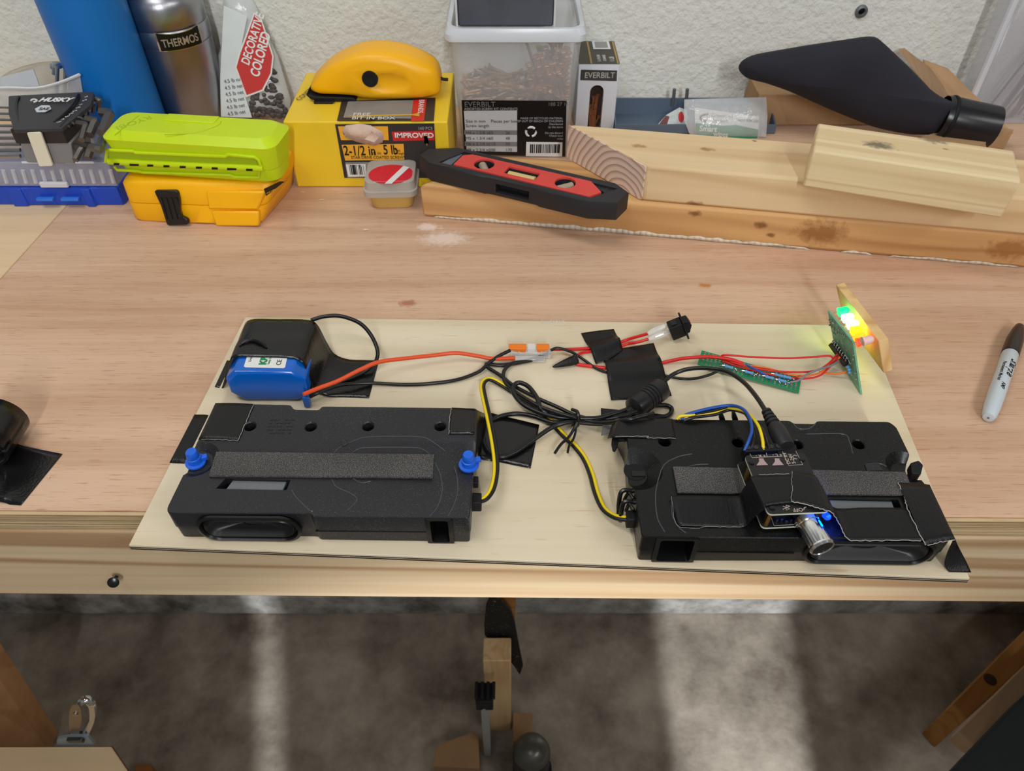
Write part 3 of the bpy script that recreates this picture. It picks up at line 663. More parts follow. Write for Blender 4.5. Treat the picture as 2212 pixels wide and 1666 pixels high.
# ================================================================ tall white screw box
yb2 = P(1252, 283, 0).y
WBX = mat('white_card', (214, 218, 226), .5)
hw_ = PY(1250, 140, yb2).z - ZB; xl = PY(1247, 200, yb2).x; xr = PY(1333, 200, yb2).x; dw = min(P(1256, 84, hw_).y, YW-.004) - yb2
WF = Fr(V((xl, yb2, ZB+.0005)), V((1, 0, 0)), V((0, 0, 1))); ww = xr - xl
wb = thing('screw_box', WF.p(ww/2, 0, -dw/2), 'tall narrow white box of brown screws with oval window, right of the clear bin', 'box')
wo = MB().box(WF, 0, ww, 0, hw_, -dw, 0).build('box_body', WBX, wb, bevel=.001)
cxw = (WF.uv(1286, 240)[0]); wt = WF.uv(1286, 184)[1]; wh = .0082
bake(wo, [MB().prism([WF.p(cxw + a, wt-.045 + c_, .005) for a, c_ in rrect(wh, .045, .008, 5)], WF.n*-.02)])
MB().quad(WF, cxw-wh-.001, cxw+wh+.001, wt-.091, wt+.001, -.012).build('window_back', mat('window_dark', (52, 34, 26), .7), wb)
topf = Fr(WF.p(0, hw_+.0005, 0), V((1, 0, 0)), V((0, 1, 0)))
MB().quad(topf, 0, ww, 0, dw, 0).build('top_flap', mat('flap_olive', (72, 68, 58), .5, var=.15), wb)
for a in (.28, .93):
    MB().box(topf, ww*a, ww*a+.0022, 0, dw, .0002, .0005).build('gold_stripe', mat('stripe_gold', (170, 138, 78), .5), wb)
MB().quad(topf, ww*.42, ww*.86, dw*.62, dw*.98, .0005).build('white_square', BWHITE, wb)
MB().quad(topf, ww*.48, ww*.8, dw*.68, dw*.95, .0008).build('grey_square', mat('sq_grey', (150, 150, 148), .6), wb)
text('1-1/4 IN', topf, ww*.55, dw*.08, .006, BWHITE, wb, n=.0006, rot=90); text('COARSE', topf, ww*.68, dw*.1, .005, BWHITE, wb, n=.0006, rot=90); text('1 LB', topf, ww*.88, dw*.08, .008, BWHITE, wb, n=.0006, rot=90)
mb = MB(); lq(mb, WF, [(1255, 150), (1333, 152), (1332, 175), (1253, 173)], .0004); mb.build('name_plate', mat('plate_dark', (62, 62, 60), .5), wb)
a, c_ = WF.uv(1262, 168); text('EVERBILT', WF, a, c_, .0095, mat('plate_print', (178, 178, 172), .6), wb, n=.0006, bold=.0001, sx=.92)
for i in range(14):
    x = cxw + random.uniform(-.006, .006); p0 = WF.p(x, wt-.085+random.uniform(0, .012), -.0085-.0002*i % .003); p1 = WF.p(cxw + random.uniform(-.0068, .0068), wt-.012-random.uniform(0, .03), -.008)
    mb = MB(); mb.lathe(p0, p1-p0, [(.0003, 0), (.0011, .004), (.0011, (p1-p0).length-.003), (.0028, (p1-p0).length)], 7)
    s_ = mb.build('screw', mat('brown_screw', (150, 100, 68), .4, .4) if i == 0 else bpy.data.materials['brown_screw'], None)
    tag(s_, 'brown screw seen through the oval window of the tall white box', 'screw', 'brown screws in the tall white box')

# ================================================================ slate tray with packets
TRAY = mat('tray_slate', (92, 106, 124), .5)
ty0 = .90; x0t = PY(1325, 240, ty0).x; x1t = PY(1668, 240, ty0).x
zb_ = .001; yTB = .925; ztb = PY(1400, 211, yTB).z - ZB
tray = thing('parts_tray', V(((x0t+x1t)/2, .94, ZB)), 'blue grey metal tray against the wall behind the wide pale board', 'tray')
Gt = Fr(V((0, 0, ZB)), V((1, 0, 0)), V((0, 1, 0)))
hf = PY(1400, 270, .872).z - ZB
mb = MB(); mb.box(Gt, x0t, x1t, yTB-.002, yTB, zb_, ztb); mb.build('back_wall', TRAY, tray)
MB().box(Gt, x0t, x1t, 0.874, yTB-.0021, zb_, zb_+.0015).build('base', TRAY, tray)
MB().box(Gt, x0t, x1t, .872, .874, zb_, hf).build('front_wall', TRAY, tray)
for x in (x0t, x1t-.002): MB().prism([V((x, .874, ZB+zb_)), V((x, yTB-.002, ZB+zb_)), V((x, yTB-.002, ZB+ztb)), V((x, .874, ZB+hf))], (.002, 0, 0)).build('end_wall', TRAY, tray)
for px_ in (1455, 1483):
    b0 = PY(px_, 211, yTB-.004); t0 = PY(px_+2, 192, yTB-.004)
    MB().tube([b0 - V((0, 0, .01)), b0, t0], .0022, 8).build('upright_tab', GREYM, tray)
def bag(name, pts, y0, y1, m, label, cat, thick=.012):
    """pillow bag traced on a slanted plane: (px, py) corners, bottom at y0, top at y1"""
    lo = max(p[1] for p in pts); hi = min(p[1] for p in pts)
    W = [PY(x, y, y0 + (y1-y0)*(lo-y)/(lo-hi)) for x, y in pts]
    c_ = sum(W, V((0, 0, 0)))/len(W)
    loops = []; nrm = V((0, -1, .35)).normalized()
    for k, t_ in ((1, 0), (.93, .35), (.8, .7), (.55, 1), (.2, 1.12)):
        loops.append([c_ + (p-c_)*k + nrm*thick*t_ for p in W])
    back = [[c_ + (p-c_)*k - nrm*.0005*t_ for p in W] for k, t_ in ((1, 0), (.5, 1))]
    o = MB().loft([back[1], back[0]] + loops[1:]).build(name, m, None, smooth=80)
    return tag(o, label, cat) if label else o, W
FILM = mat('clear_film', (235, 238, 240), .12, alpha=.38, spec=.9, bump=.8, bscale=90)
yk = .862
t = thing('sealed_packet', PY(1565, 290, yk), 'clear sealed packet with green and white label leaning on the slate tray', 'packet')
o, W = bag('film', [(1478, 215), (1560, 212), (1655, 210), (1658, 250), (1655, 296), (1560, 296), (1492, 296), (1478, 260)], yk, yk+.025, FILM, None, None, .010); o.parent = t; o.location = o.location - t.location
cfr = Fr(PY(1504, 300, yk-.003), V((1, 0, -.06)), V((0, .55, 1)))
mb = MB(); lq(mb, cfr, [(1500, 232), (1640, 252), (1638, 300), (1502, 300)], .0); mb.build('paper_label', BWHITE, t, smooth=0)
mb = MB(); lq(mb, cfr, [(1502, 266), (1530, 268), (1560, 272), (1590, 270), (1638, 280), (1636, 300), (1502, 300)], .0006); mb.build('green_band', mat('label_green', (10, 132, 95), .5), t, smooth=0)
a, c_ = cfr.uv(1510, 283); text('Smart', cfr, a, c_, .009, BWHITE, t, n=.001, bold=.0003); a, c_ = cfr.uv(1540, 294); text('wipes', cfr, a, c_, .008, BWHITE, t, n=.001, bold=.0002)
a, c_ = cfr.uv(1536, 252); text('Connected\nComfort', cfr, a, c_, .006, mat('soft_grey', (165, 170, 165), .6), t, n=.001); a, c_ = cfr.uv(1594, 262); text('NOT FOR USE', cfr, a, c_, .004, INK, t, n=.001)
MB().tube([cfr.px(1529, 246) + cfr.n*.0008, cfr.px(1515, 250) + cfr.n*.0008, cfr.px(1514, 258) + cfr.n*.0008, cfr.px(1528, 263) + cfr.n*.0008], .0011, 6).build('round_mark', mat('mark_grey', (110, 112, 110), .6), t)
t = thing('candy_packet', PY(1455, 270, yk), 'small red and white packet leaning in the slate tray, left of the green one', 'packet')
cfr = Fr(PY(1420, 275, .885), V((1, .1, 0)), V((0, .6, 1)))
MB().prism([cfr.px(x, y) for x, y in ((1422, 268), (1440, 248), (1468, 232), (1484, 238), (1484, 268))], cfr.n*-.002).build('wrapper', mat('packet_paper', (205, 212, 210), .5, var=.2, vscale=150), t, smooth=0)
MB().prism([cfr.px(x, y) + cfr.n*.0004 for x, y in ((1424, 268), (1438, 250), (1446, 252), (1440, 270))], cfr.n*.0003).build('maroon_print', mat('maroon', (120, 62, 58), .6), t)
MB().prism([cfr.px(1471 + 6*math.cos(k*.6), 253 + 12*math.sin(k*.6)) + cfr.n*.0004 for k in range(10)], cfr.n*.0004).build('red_dot', RED, t)

# ================================================================ cardboard box and black dust bag
CARD = mat('cardboard', (178, 142, 104), .85, var=.1, vscale=25, bump=.2, bscale=120)
yc = .895; hc = PY(1660, 205, yc).z - ZB
cb = thing('cardboard_box', P(1800, 290, 0) + V((0, .05, 0)), 'open brown cardboard box with torn flap beneath the black cloth bag', 'box')
xL = PY(1632, 240, yc).x; xR = PY(1990, 290, yc).x
Gc = Fr(V((xL, yc, ZB+.0005)), V((1, 0, 0)), V((0, 0, 1)))
cbo = MB().box(Gc, 0, xR-xL, 0, hc, -.055, 0).build('box_body', CARD, cb, bevel=.001)
tp = mat('packing_tape', (196, 160, 120), .25, alpha=.8)
MB().prism([Gc.p(.012, hc*.02, .0006), Gc.p(.045, hc*.02, .0006), Gc.p(.02, hc, .0006), Gc.p(.004, hc, .0006)], (0, -.0002, 0)).build('packing_tape', tp, cb)
# raised flaps to the right
hcz = hc
fa = [PY(1995, 130, .94), PY(2050, 150, .94), P(2190, 288, .022), P(2165, 300, .022), PY(2020, 245, .895)]
MB().prism(fa, (0, .003, 0)).build('flap', CARD, cb)
fb = [PY(1942, 110, .94), PY(1955, 108, .94), PY(2010, 150, .92), PY(2060, 212, .90), PY(2068, 224, .885), PY(2030, 215, .885), PY(1980, 160, .90)]
MB().prism(fb, (0, .004, .001)).build('torn_flap', mat('cardboard_inner', (158, 128, 98), .9, bump=.9, bscale=200, stretch=(1, .1, .1), var=.15), cb)
rb2 = [P(1990, 296, .03), P(2105, 318, .03), P(2190, 280, .03), P(2100, 262, .03)]
MB().prism([V((p.x, p.y, p.z)) for p in rb2], (0, 0, -.028)).build('side_panel', CARD, cb)
# bag
CLOTH = mat('black_cloth', (36, 36, 46), .85, bump=.6, bscale=45, var=.15, vscale=14)
bo_ = [(1593, 150), (1600, 132), (1625, 118), (1740, 98), (1888, 76), (1905, 90), (1960, 142), (2010, 195), (2045, 216), (2072, 222), (2060, 260), (2035, 290), (1960, 290), (1890, 276), (1800, 240), (1700, 195), (1640, 175), (1612, 170)]
def yat(px): return .868 - .045*max(0, (px-1590)/480)
Wb = [PY(x, y, yat(x)) for x, y in bo_]
nb = V((0, -1, .25)).normalized()
bag_ = thing('dust_bag', V((sum(p.x for p in Wb)/len(Wb), .9, min(p.z for p in Wb))), 'black cloth dust bag with round plastic collar, lying over the cardboard box', 'bag')
Wr = rpoly(Wb, .012, 3)
cen = sum(Wr, V((0, 0, 0)))/len(Wr)
def shr(k, t_): 
    out = []
    for p in Wr:
        out.append(cen + (p-cen)*k + nb*t_)
    return out
MB().loft([shr(.6, -.008), shr(.94, -.006), shr(1, 0), shr(.975, .009), shr(.90, .017), shr(.72, .024), shr(.4, .028), shr(.1, .029)]).build('cloth_body', CLOTH, bag_, smooth=80)
c0 = PY(2050, 255, .822); c1 = PY(2140, 275, .812); axb = (c1-c0).normalized(); Lb = (c1-c0).length; rc_ = (PY(2045, 225, .86) - PY(2030, 290, .86)).length/2*.98
rc_ = .0235
MB().lathe(c0 - axb*.01, axb, [(rc_*.96, 0), (rc_, .004), (rc_, Lb+.008), (rc_*.99, Lb+.012), (rc_*.93, Lb+.012), (rc_*.91, Lb-.03)], 40, False).build('collar', mat('collar_black', (30, 30, 34), .28), bag_)
MB().lathe(c0 + axb*(Lb-.02), axb, [(0.0001, 0), (rc_*.92, .0005)], 40, False).build('collar_inside', BLACKM, bag_)
MB().lathe(c0 - axb*.004, axb, [(rc_*1.03, 0), (rc_*1.06, .002), (rc_*1.03, .004)], 40, False).build('drawstring', BLACKM, bag_)

# ================================================================ clear container at the right edge
yr = .90
CL2 = mat('cloudy_container', (222, 222, 228), .2, alpha=.22, spec=.7)
zt_ = thing('tie_container', P(2200, 290, 0), 'cloudy plastic container of cable ties at the right edge by the wall', 'container')
ya, yb3 = .93, .86
A0 = PY(2085, 225, .90); A1 = PY(2150, -40, .95); B0 = PY(2340, 280, .86); B1 = PY(2400, -40, .90)
q0 = V((A0.x, .90, ZB+.001)); 
mb = MB(); D_ = V((.02, .06, 0))
bt = [V((A0.x+.006, .90, ZB+.001)), V((A0.x+.15, .90, ZB+.001)), V((A0.x+.15, YW-.01, ZB+.001)), V((A0.x+.012, YW-.01, ZB+.001))]
zt2 = .20
tpz = [V((p.x - (.004 if i in (0, 3) else -.01), p.y, ZB+zt2)) for i, p in enumerate(bt)]
mb.loft([rpoly(bt, .012), rpoly(tpz, .012)], True, False); mb.build('container_wall', CL2, zt_, smooth=50, solid=.001)
MB().tube([bt[0] + V((-.001, -.001, .03)), bt[0] + V((-.003, -.001, .19))], .004, 8).build('corner_rib', mat('white_rib', (225, 228, 235), .35, alpha=.8), zt_)
random.seed(5)
for i in range(16):
    c_ = ((60, 42, 48), (75, 70, 68), (70, 30, 40), (58, 66, 62))[i % 4]
    x = A0.x + .03 + .0035*i + random.uniform(-.004, .004)
    p0 = V((x + .01, .915 + random.uniform(-.01, .01), ZB+.003)); p1 = p0 + V((.03 + random.uniform(-.012, .02), 0.005, .12 + random.uniform(-.02, .02)))
    mb = MB().tube([p0, (p0+p1)/2 + V((random.uniform(-.004, .004), 0, 0)), p1], .0014, 5, 4)
    o = mb.build('cable_tie', mat('tie_%d' % (i % 4), c_, .5) if i < 4 else bpy.data.materials['tie_%d' % (i % 4)], None)
    tag(o, 'dark cable tie standing in the cloudy container at the right edge', 'cable tie', 'cable ties in the cloudy container')
# ================================================================ orange tool case
OC = mat('case_orange', (252, 184, 10), .38, var=.03)
pc = [P(287, 478, 0), P(440, 487, 0), P(562, 489, 0), P(627, 412, 0)]
uc = (pc[2]-pc[0]).normalized(); vc = (pc[3]-pc[2]).normalized()
hcs = .044
tp_ = [P(256, 392, hcs), P(452, 396, hcs), P(590, 394, hcs), P(632, 338, hcs)]
dcs = .072
tc_ = P(430, 440, 0); case = thing('tool_case', V((tc_.x, tc_.y + .03, ZB)), 'orange plastic case with black ribbed clasp lying under the lime green case', 'case')
bkd = V((-uc.y, uc.x, 0))
def cl(k, z):
    a = [pc[0].lerp(tp_[0], k), pc[1].lerp(tp_[1], k), pc[2].lerp(tp_[2], k), pc[3].lerp(tp_[3], k)]
    a = [V((p.x, p.y, ZB+z)) for p in a]
    a.append(a[3] + bkd*.03 - uc*.004); a.append(a[0] + bkd*(.085) + uc*.03); a.append(a[0] + bkd*.04 - uc*.001)
    return rpoly(a, .010, 4)
def ins(l, k):
    c_ = sum(l, V((0, 0, 0)))/len(l); return [c_ + (p-c_)*(1-k/ (V((p.x-c_.x, p.y-c_.y, 0)).length+1e-6)) for p in l]
def flat(l, z): return [V((p.x, p.y, ZB+z)) for p in l]
MB().loft([flat(ins(cl(0, 0), .003), .0005), cl(.08, .003), cl(.49, .0205)]).build('lower_shell', OC, case, smooth=50)
MB().loft([ins(cl(.5, .0212), .0004), cl(.53, .0218), cl(.93, .040), flat(ins(cl(1, 0), .003), .0435), flat(ins(cl(1, 0), .008), .0440)]).build('lid_shell', OC, case, smooth=50)
# front plane frame for the clasp and raised block
CFm = Fr(P(287, 480, 0), uc, (tp_[1]-pc[1]))
if CFm.n.y > 0: CFm = Fr(P(287, 480, 0), uc, (tp_[1]-pc[1])); 
nf = CFm.n if CFm.n.y < 0 else -CFm.n
def onf(x, y, d=0): return PL(x, y, CFm.o, CFm.n) + nf*d
mb = MB().prism(rpoly([onf(x, y, .001) for x, y in ((337, 408), (388, 408), (393, 430), (393, 462), (411, 470), (412, 482), (366, 484), (352, 440))], .0025, 2), nf*.0045)
mb.build('clasp', mat('clasp_black', (30, 28, 28), .3), case, bevel=.001)
for i in range(4):
    x = 353 + i*11; MB().tube([onf(x, 424, .0062), onf(x+13, 470, .0062)], .0011, 6, 2).build('clasp_rib', bpy.data.materials['clasp_black'], case)
MB().prism([onf(x, y, -.006) for x, y in ((446, 411), (575, 412), (558, 452), (452, 451))], nf*.0085).build('lid_block', OC, case, bevel=.002)
MB().prism([onf(x, y, -.006) for x, y in ((456, 455), (560, 455), (560, 488), (468, 488))], nf*.0080).build('base_block', OC, case, bevel=.002)
sn_ = (tp_[2] - pc[2]); sfm = Fr(pc[2], vc, sn_); 
nn = sfm.n if sfm.n.x > 0 else -sfm.n
qs = [PL(x, y, sfm.o, sfm.n) + nn*.0032 for x, y in ((563, 405), (598, 389), (608, 389), (568, 420))]
MB().prism(qs, nn*.0004).build('side_sticker', BLACKM, case)
sd = (qs[1]-qs[0]).normalized(); f_ = Fr(qs[3].lerp(qs[0], .25), sd, V((0, 0, 1))); f_ = f_ if f_.n.dot(nn) > 0 else f_
text('RAPTOR', f_, .001, 0, .0062, mat('stk_yel', (240, 190, 40), .5), case, n=.0008 if f_.n.dot(nn) > 0 else -.0008, bold=.0002)

# ================================================================ lime green tool case
LM = mat('case_lime', (198, 222, 12), .42, var=.03, bump=.05, bscale=500); LMD = mat('case_lime_recess', (166, 194, 8), .5)
z0 = hcs + .0008; z1 = z0 + .040; z2 = z1 + .008
lb_ = [P(262, 372, z0), P(602, 387, z0)]
ls = [P(213, 303, z1), P(592, 326, z1), P(651, 290, z1)]
ul = (ls[1]-ls[0]).normalized(); vl = V((-ul.y, ul.x, 0)); wl = (ls[1]-ls[0]).length; dl = P(285, 243, z2).y - P(218, 297, z2).y
c_ = ls[0] + ul*wl/2 + vl*dl/2
lime = thing('drill_bit_case', V((c_.x, c_.y, ZB+z0)), 'lime green plastic bit case with slotted hinge, stacked on the orange case', 'case')
LFm = Fr(V((ls[0].x, ls[0].y, ZB)), ul, vl)
insb = PL(262, 372, ls[0], vl); 
xb0 = LFm.uv(0, 0) if False else None
def ll(k, z, r=.012): return [LFm.p(wl/2 + a, dl/2 + c2, z) for a, c2 in rrect(wl/2-k, dl/2-k, r, 4)]
MB().loft([ll(.009, z0), ll(.0062, z0+.003), ll(.0042, z0+.016)]).build('lower_shell', LM, lime, smooth=30)
MB().loft([ll(.0040, z0+.0164), ll(.0, z1), ll(.0, z1+.001), ll(.0075, z2)]).build('lid_shell', LM, lime, smooth=22)
# front details on the slanted face
n0 = LFm.p(0, .0062, z0+.003); n1 = LFm.p(0, 0, z1)
FFm = Fr(LFm.p(0, .0062, z0+.003), ul, n1-n0)
nf = FFm.n if FFm.n.dot(vl) < 0 else -FFm.n
def ong(x, y, d=0): return PL(x, y, FFm.o + nf*.0004, FFm.n) + nf*d
rail_ = [ong(x, y, .0014) for x, y in ((230, 348), (232, 322), (290, 325), (294, 328), (488, 336), (494, 332), (552, 338), (560, 344), (568, 366))]
MB().tube(rail_, .0017, 8, 1).build('raised_rim', LM, lime)
MB().tube([ong(x, y, .001) for x, y in ((248, 358), (254, 366), (300, 368), (310, 371), (500, 377), (508, 381), (560, 382), (562, 362))], .0015, 8, 1).build('raised_rim', LM, lime)
mb = MB(); mb.poly([ong(x, y, .0006) for x, y in ((232, 324), (290, 328), (294, 331), (488, 339), (494, 335), (552, 341), (560, 362), (238, 346))]); mb.build('recess', LMD, lime)
MB().tube([ong(236, 347, .001), ong(400, 355, .001), ong(570, 362, .001)], .0035, 12, 4).build('hinge_barrel', LM, lime)
for i, (x, w2_) in enumerate(((250, 12), (284, 20), (322, 13), (357, 13), (392, 13), (427, 13), (461, 13), (494, 20), (535, 14))):
    y = 349 + (x-250)*.043 - .5
    MB().poly([ong(a, c2, .0049) for a, c2 in ((x, y-3), (x+w2_, y-3+w2_*.04), (x+w2_, y+2), (x, y+2))]).build('hinge_slot', BLACKM, lime)
tfm = Fr(LFm.p(0, 0, z2), ul, vl)
for a in (.36, ):
    MB().box(tfm, wl*.30, wl*.60, dl-.022, dl-.0078, -.0005, .0012).build('top_panel', LM, lime, bevel=.0008)
MB().tube([tfm.px(*p) + V((0, 0, .0001)) for p in ((248, 292), (300, 250))], .0004, 5, 1).build('mold_line', LMD, lime)
MB().tube([tfm.px(*p) + V((0, 0, .0001)) for p in ((355, 291), (420, 288), (470, 272), (478, 262))], .0004, 5, 3).build('mold_line', LMD, lime)
a, c2 = tfm.uv(324, 249); text('RYOBI', tfm, a, c2, .013, LMD, lime, n=.0001, rot=232, shear=.1)

# ================================================================ blue organizer case with clear lid
BLU = mat('organizer_blue', (28, 72, 190), .4)
yo = P(100, 447, 0).y
of = Fr(V((0, yo, ZB+.0005)), V((1, 0, 0)), V((0, 0, 1)))
ho1 = PY(100, 408, yo).z - ZB; ho2 = PY(100, 352, yo+.004).z - ZB
xo0 = PY(-150, 440, yo).x; xo1 = PY(266, 442, yo).x
org = thing('organizer_case', of.p((xo0+xo1)/2, 0, -.07), 'low blue organizer box with clear ribbed lid under the hex key set', 'organizer')
segs = [(-150, 30), (28, 62), (60, 190), (188, 208), (207, 266)]; deps = [-.0, .004, .0015, .005, .001]
mb = MB(); mb.box(of, xo0, xo1, 0, ho1, -.09, -.006).build('tray_body', BLU, org, bevel=.001)
mb = MB(); pts = []
for (a, c2), d in zip(segs, deps): pts += [of.p(PY(a, 440, yo).x, 0, d-.004), of.p(PY(c2, 440, yo).x-.002, 0, d-.004)]
pts += [of.p(xo1, 0, -.008), of.p(xo0, 0, -.008)]
mb.prism(pts, (0, 0, ho1-.001)).build('front_panel', BLU, org, bevel=.0008)
for x0_, x1_ in ((81, 117), (134, 172)):
    MB().box(of, PY(x0_, 425, yo).x, PY(x1_, 425, yo).x, ho1*.42, ho1*.55, 0, .005).build('ledge', mat('ledge_blue', (50, 120, 225), .4), org, bevel=.0005)
LIDC = mat('clear_lid', (196, 196, 205), .1, alpha=.42, spec=.8)
mb = MB(); mb.box(of, xo0, xo1, ho1+.0002, ho2, -.088, -.004); mb.build('clear_lid', LIDC, org, bevel=.001)
for i in range(13):
    x = -8 + i*21
    MB().tube([of.p(PY(x, 400, yo).x, ho1+.005, -.003), of.p(PY(x-7, 375, yo).x, ho2-.008, -.003)], .0022, 7, 1).build('lid_rib', mat('rib_clear', (225, 225, 232), .1, alpha=.5, spec=.9) if i == 0 else bpy.data.materials['rib_clear'], org)
MB().box(of, PY(86, 400, yo).x, PY(146, 400, yo).x, ho1+.001, ho1+.007, -.003, .001).build('clear_latch', mat('latch_clear', (235, 235, 240), .08, alpha=.7, spec=1), org, bevel=.001)
for s0_, s1_ in ((44, 104), (138, 158), (160, 200)):
    MB().tube([of.p(PY(s0_, 355, yo).x, ho2, -.004), of.p(PY(s1_, 355, yo).x, ho2, -.004)], .0012, 6, 1).build('lid_edge', mat('edge_clear', (240, 240, 245), .1, alpha=.7) if s0_ == 44 else bpy.data.materials['edge_clear'], org)

# ================================================================ hex key holder and keys
zk = ho2 + .0008
k0 = P(60, 350, zk); k1 = P(165, 354, zk)
yk_ = k0.y - .003
kf = Fr(V((k0.x, yk_, ZB+zk)), V((1, 0, 0)), V((0, 0, 1)))
def kx(x, y): return PY(x, y, yk_)
holder = thing('hex_key_holder', V((k0.x+.03, yk_+.03, ZB+zk)), 'black and grey folding hex key holder with white clip bar on the blue organizer', 'tool holder')
HB = mat('holder_black', (52, 52, 56), .5); HG = mat('holder_grey', (128, 128, 130), .5)
mb = MB().prism([kx(*p) for p in ((42, 306), (153, 309), (160, 354), (58, 351))], (0, .045, 0)); mb.build('grey_shell', HG, holder, bevel=.0008)
mb = MB().prism([kx(*p) + V((0, -.001, 0)) for p in ((22, 279), (130, 273), (148, 309), (36, 310))], (0, .05, 0)); mb.build('black_shell', mat('holder_dark', (40, 36, 38), .5), holder, bevel=.0008)
zt3 = kx(80, 275).z - ZB
tt = [P(18, 207, zt3+.006), P(170, 199, zt3+.006), P(203, 198, zt3+.004), P(196, 225, zt3+.002), P(163, 253, zt3), P(134, 276, zt3), P(30, 281, zt3), P(18, 245, zt3+.002)]
MB().prism(rpoly(tt, .002, 2), (0, 0, -.004)).build('top_plate', HB, holder, bevel=.0005)
tf3 = Fr(P(60, 260, zt3), V((1, 0, 0)), P(60, 215, zt3+.005) - P(60, 260, zt3))
a, c2 = tf3.uv(84, 222); text('HUSKY', tf3, a, c2, .0095, BWHITE, holder, n=.0016, bold=.0004, sx=1.1, shear=.3)
MB().prism([tf3.p(tf3.uv(94, 239)[0] + .0085*math.cos(k*math.pi/3), tf3.uv(94, 238)[1] + .0072*math.sin(k*math.pi/3), .0014) for k in range(6)], tf3.n*.0002).build('hexagon_print', mat('hex_print', (195, 200, 205), .5), holder)
a, c2 = tf3.uv(85, 241); text('SAE', tf3, a, c2, .0062, INK, holder, n=.0019, bold=.0002)
MB().tube([tf3.px(68, 221) + tf3.n*.0015, tf3.px(74, 217) + tf3.n*.0015, tf3.px(82, 220) + tf3.n*.0015, tf3.px(74, 224) + tf3.n*.0015], .0008, 5, 3).build('dog_mark', BWHITE, holder)
MB().tube([tf3.px(*p) + tf3.n*.0006 for p in ((41, 211), (37, 225), (38, 245), (44, 269))], .0016, 6, 4).build('slot', BLACKG, holder)
MB().tube([tf3.px(*p) + tf3.n*.0006 for p in ((171, 206), (160, 228), (138, 250), (117, 267))], .0016, 6, 4).build('slot', BLACKG, holder)
for i, (x, y) in enumerate(((185, 214), (180, 222), (173, 231), (166, 238), (159, 245), (151, 251), (143, 257), (134, 263), (125, 269))):
    a, c2 = tf3.uv(x, y); text(('3/8', '5/16', '1/4', '7/32', '3/16', '5/32', '9/64', '1/8', '7/64')[i], tf3, a, c2, .0026, BWHITE, holder, n=.0016, rot=40)
MB().prism(rpoly([kx(*p) + V((0, -.002, 0)) for p in ((62, 281), (92, 281), (119, 354), (89, 355))], .002, 3), (0, -.003, 0)).build('clip_bar', mat('ivory', (226, 222, 200), .45), holder, bevel=.0006)
KM = mat('key_steel', (112, 106, 100), .38, .75)
# short elbows at the right, long shafts at the left
random.seed(3)
for i, (x, y, r, e) in enumerate(((143, 275, .0010, 8), (153, 268, .0012, 9), (172, 258, .0014, 12), (186, 240, .0016, 15), (196, 224, .0020, 18), (209, 218, .0026, 22))):
    z = zt3 - .002; a = P(x-12, y-4, z); bq = P(x+6, y-4, z); c_ = P(x+4, y+e, z-.012)
    o = MB().tube([a, a.lerp(bq, .7), bq + V((0, -.001, -.001)), bq.lerp(c_, .3), c_], r, 6, 4).build('hex_key', KM, None, smooth=20)
    tag(o, 'small dark hex key elbow sticking out of the black upper row of the holder', 'hex key', 'hex keys in the upper row')
for i, (x0_, y0_, x1_, y1_, r) in enumerate(((185, 270, 176, 303, .0034), (205, 262, 193, 292, .0044), (160, 290, 156, 322, .0030), (176, 320, 163, 346, .0034), (196, 318, 188, 342, .0042), (236, 246, 220, 288, .0052), (215, 322, 222, 300, .004))):
    z = zk + .012 + (.018 if y1_ < 310 else 0)
    a = P(x0_, y0_, z+.004); c_ = P(x1_, y1_, z-.002)
    o = MB().tube([a + V((-.01, .004, 0)), a, a.lerp(c_, .3), c_], r, 6, 3).build('hex_key', KM, None, smooth=20)
    tag(o, 'thick grey hex key end pointing down in the lower row of the holder', 'hex key', 'hex keys in the lower row')
for i in range(9):
    y = 233 + i*13; z = zt3 + .002 - i*.0045
    c_ = P(44, y, z) ; a = P(-60, y - 2 + i*.5, z)
    o = MB().tube([a, c_], .0012 + .00012*i, 6, 1).build('hex_key', mat('key_bright', (170, 168, 162), .25, .9) if i == 0 else bpy.data.materials['key_bright'], None, smooth=20)
    tag(o, 'straight hex key shaft running off the left edge from the holder', 'hex key', 'hex key shafts left of the holder')

# ================================================================ blue bottle
yb4 = .845
a0 = PY(238, 245, yb4); rB = (PY(345, 232, yb4) - PY(176, 195, yb4)).x/2
rB = (PY(345, 235, yb4).x - PY(186, 235, yb4).x)/2; xB = (PY(345, 235, yb4).x + PY(186, 235, yb4).x)/2
bb_ = V((xB, yb4, ZB+.0008))
bot = thing('water_bottle', bb_, 'tall matte blue cylindrical bottle standing beside the steel flask', 'bottle')
MB().lathe(bb_, V((0, 0, 1)), [(rB*.93, 0), (rB, .004), (rB, .26)], 64).build('bottle_body', mat('bottle_blue', (0, 108, 190), .45), bot)
MB().lathe(bb_ + V((0, 0, .2602)), V((0, 0, 1)), [(rB*.98, 0), (rB*.7, .02), (rB*.6, .035), (rB*.62, .036), (rB*.62, .06), (rB*.5, .062)], 48).build('screw_cap', BLACKM, bot)
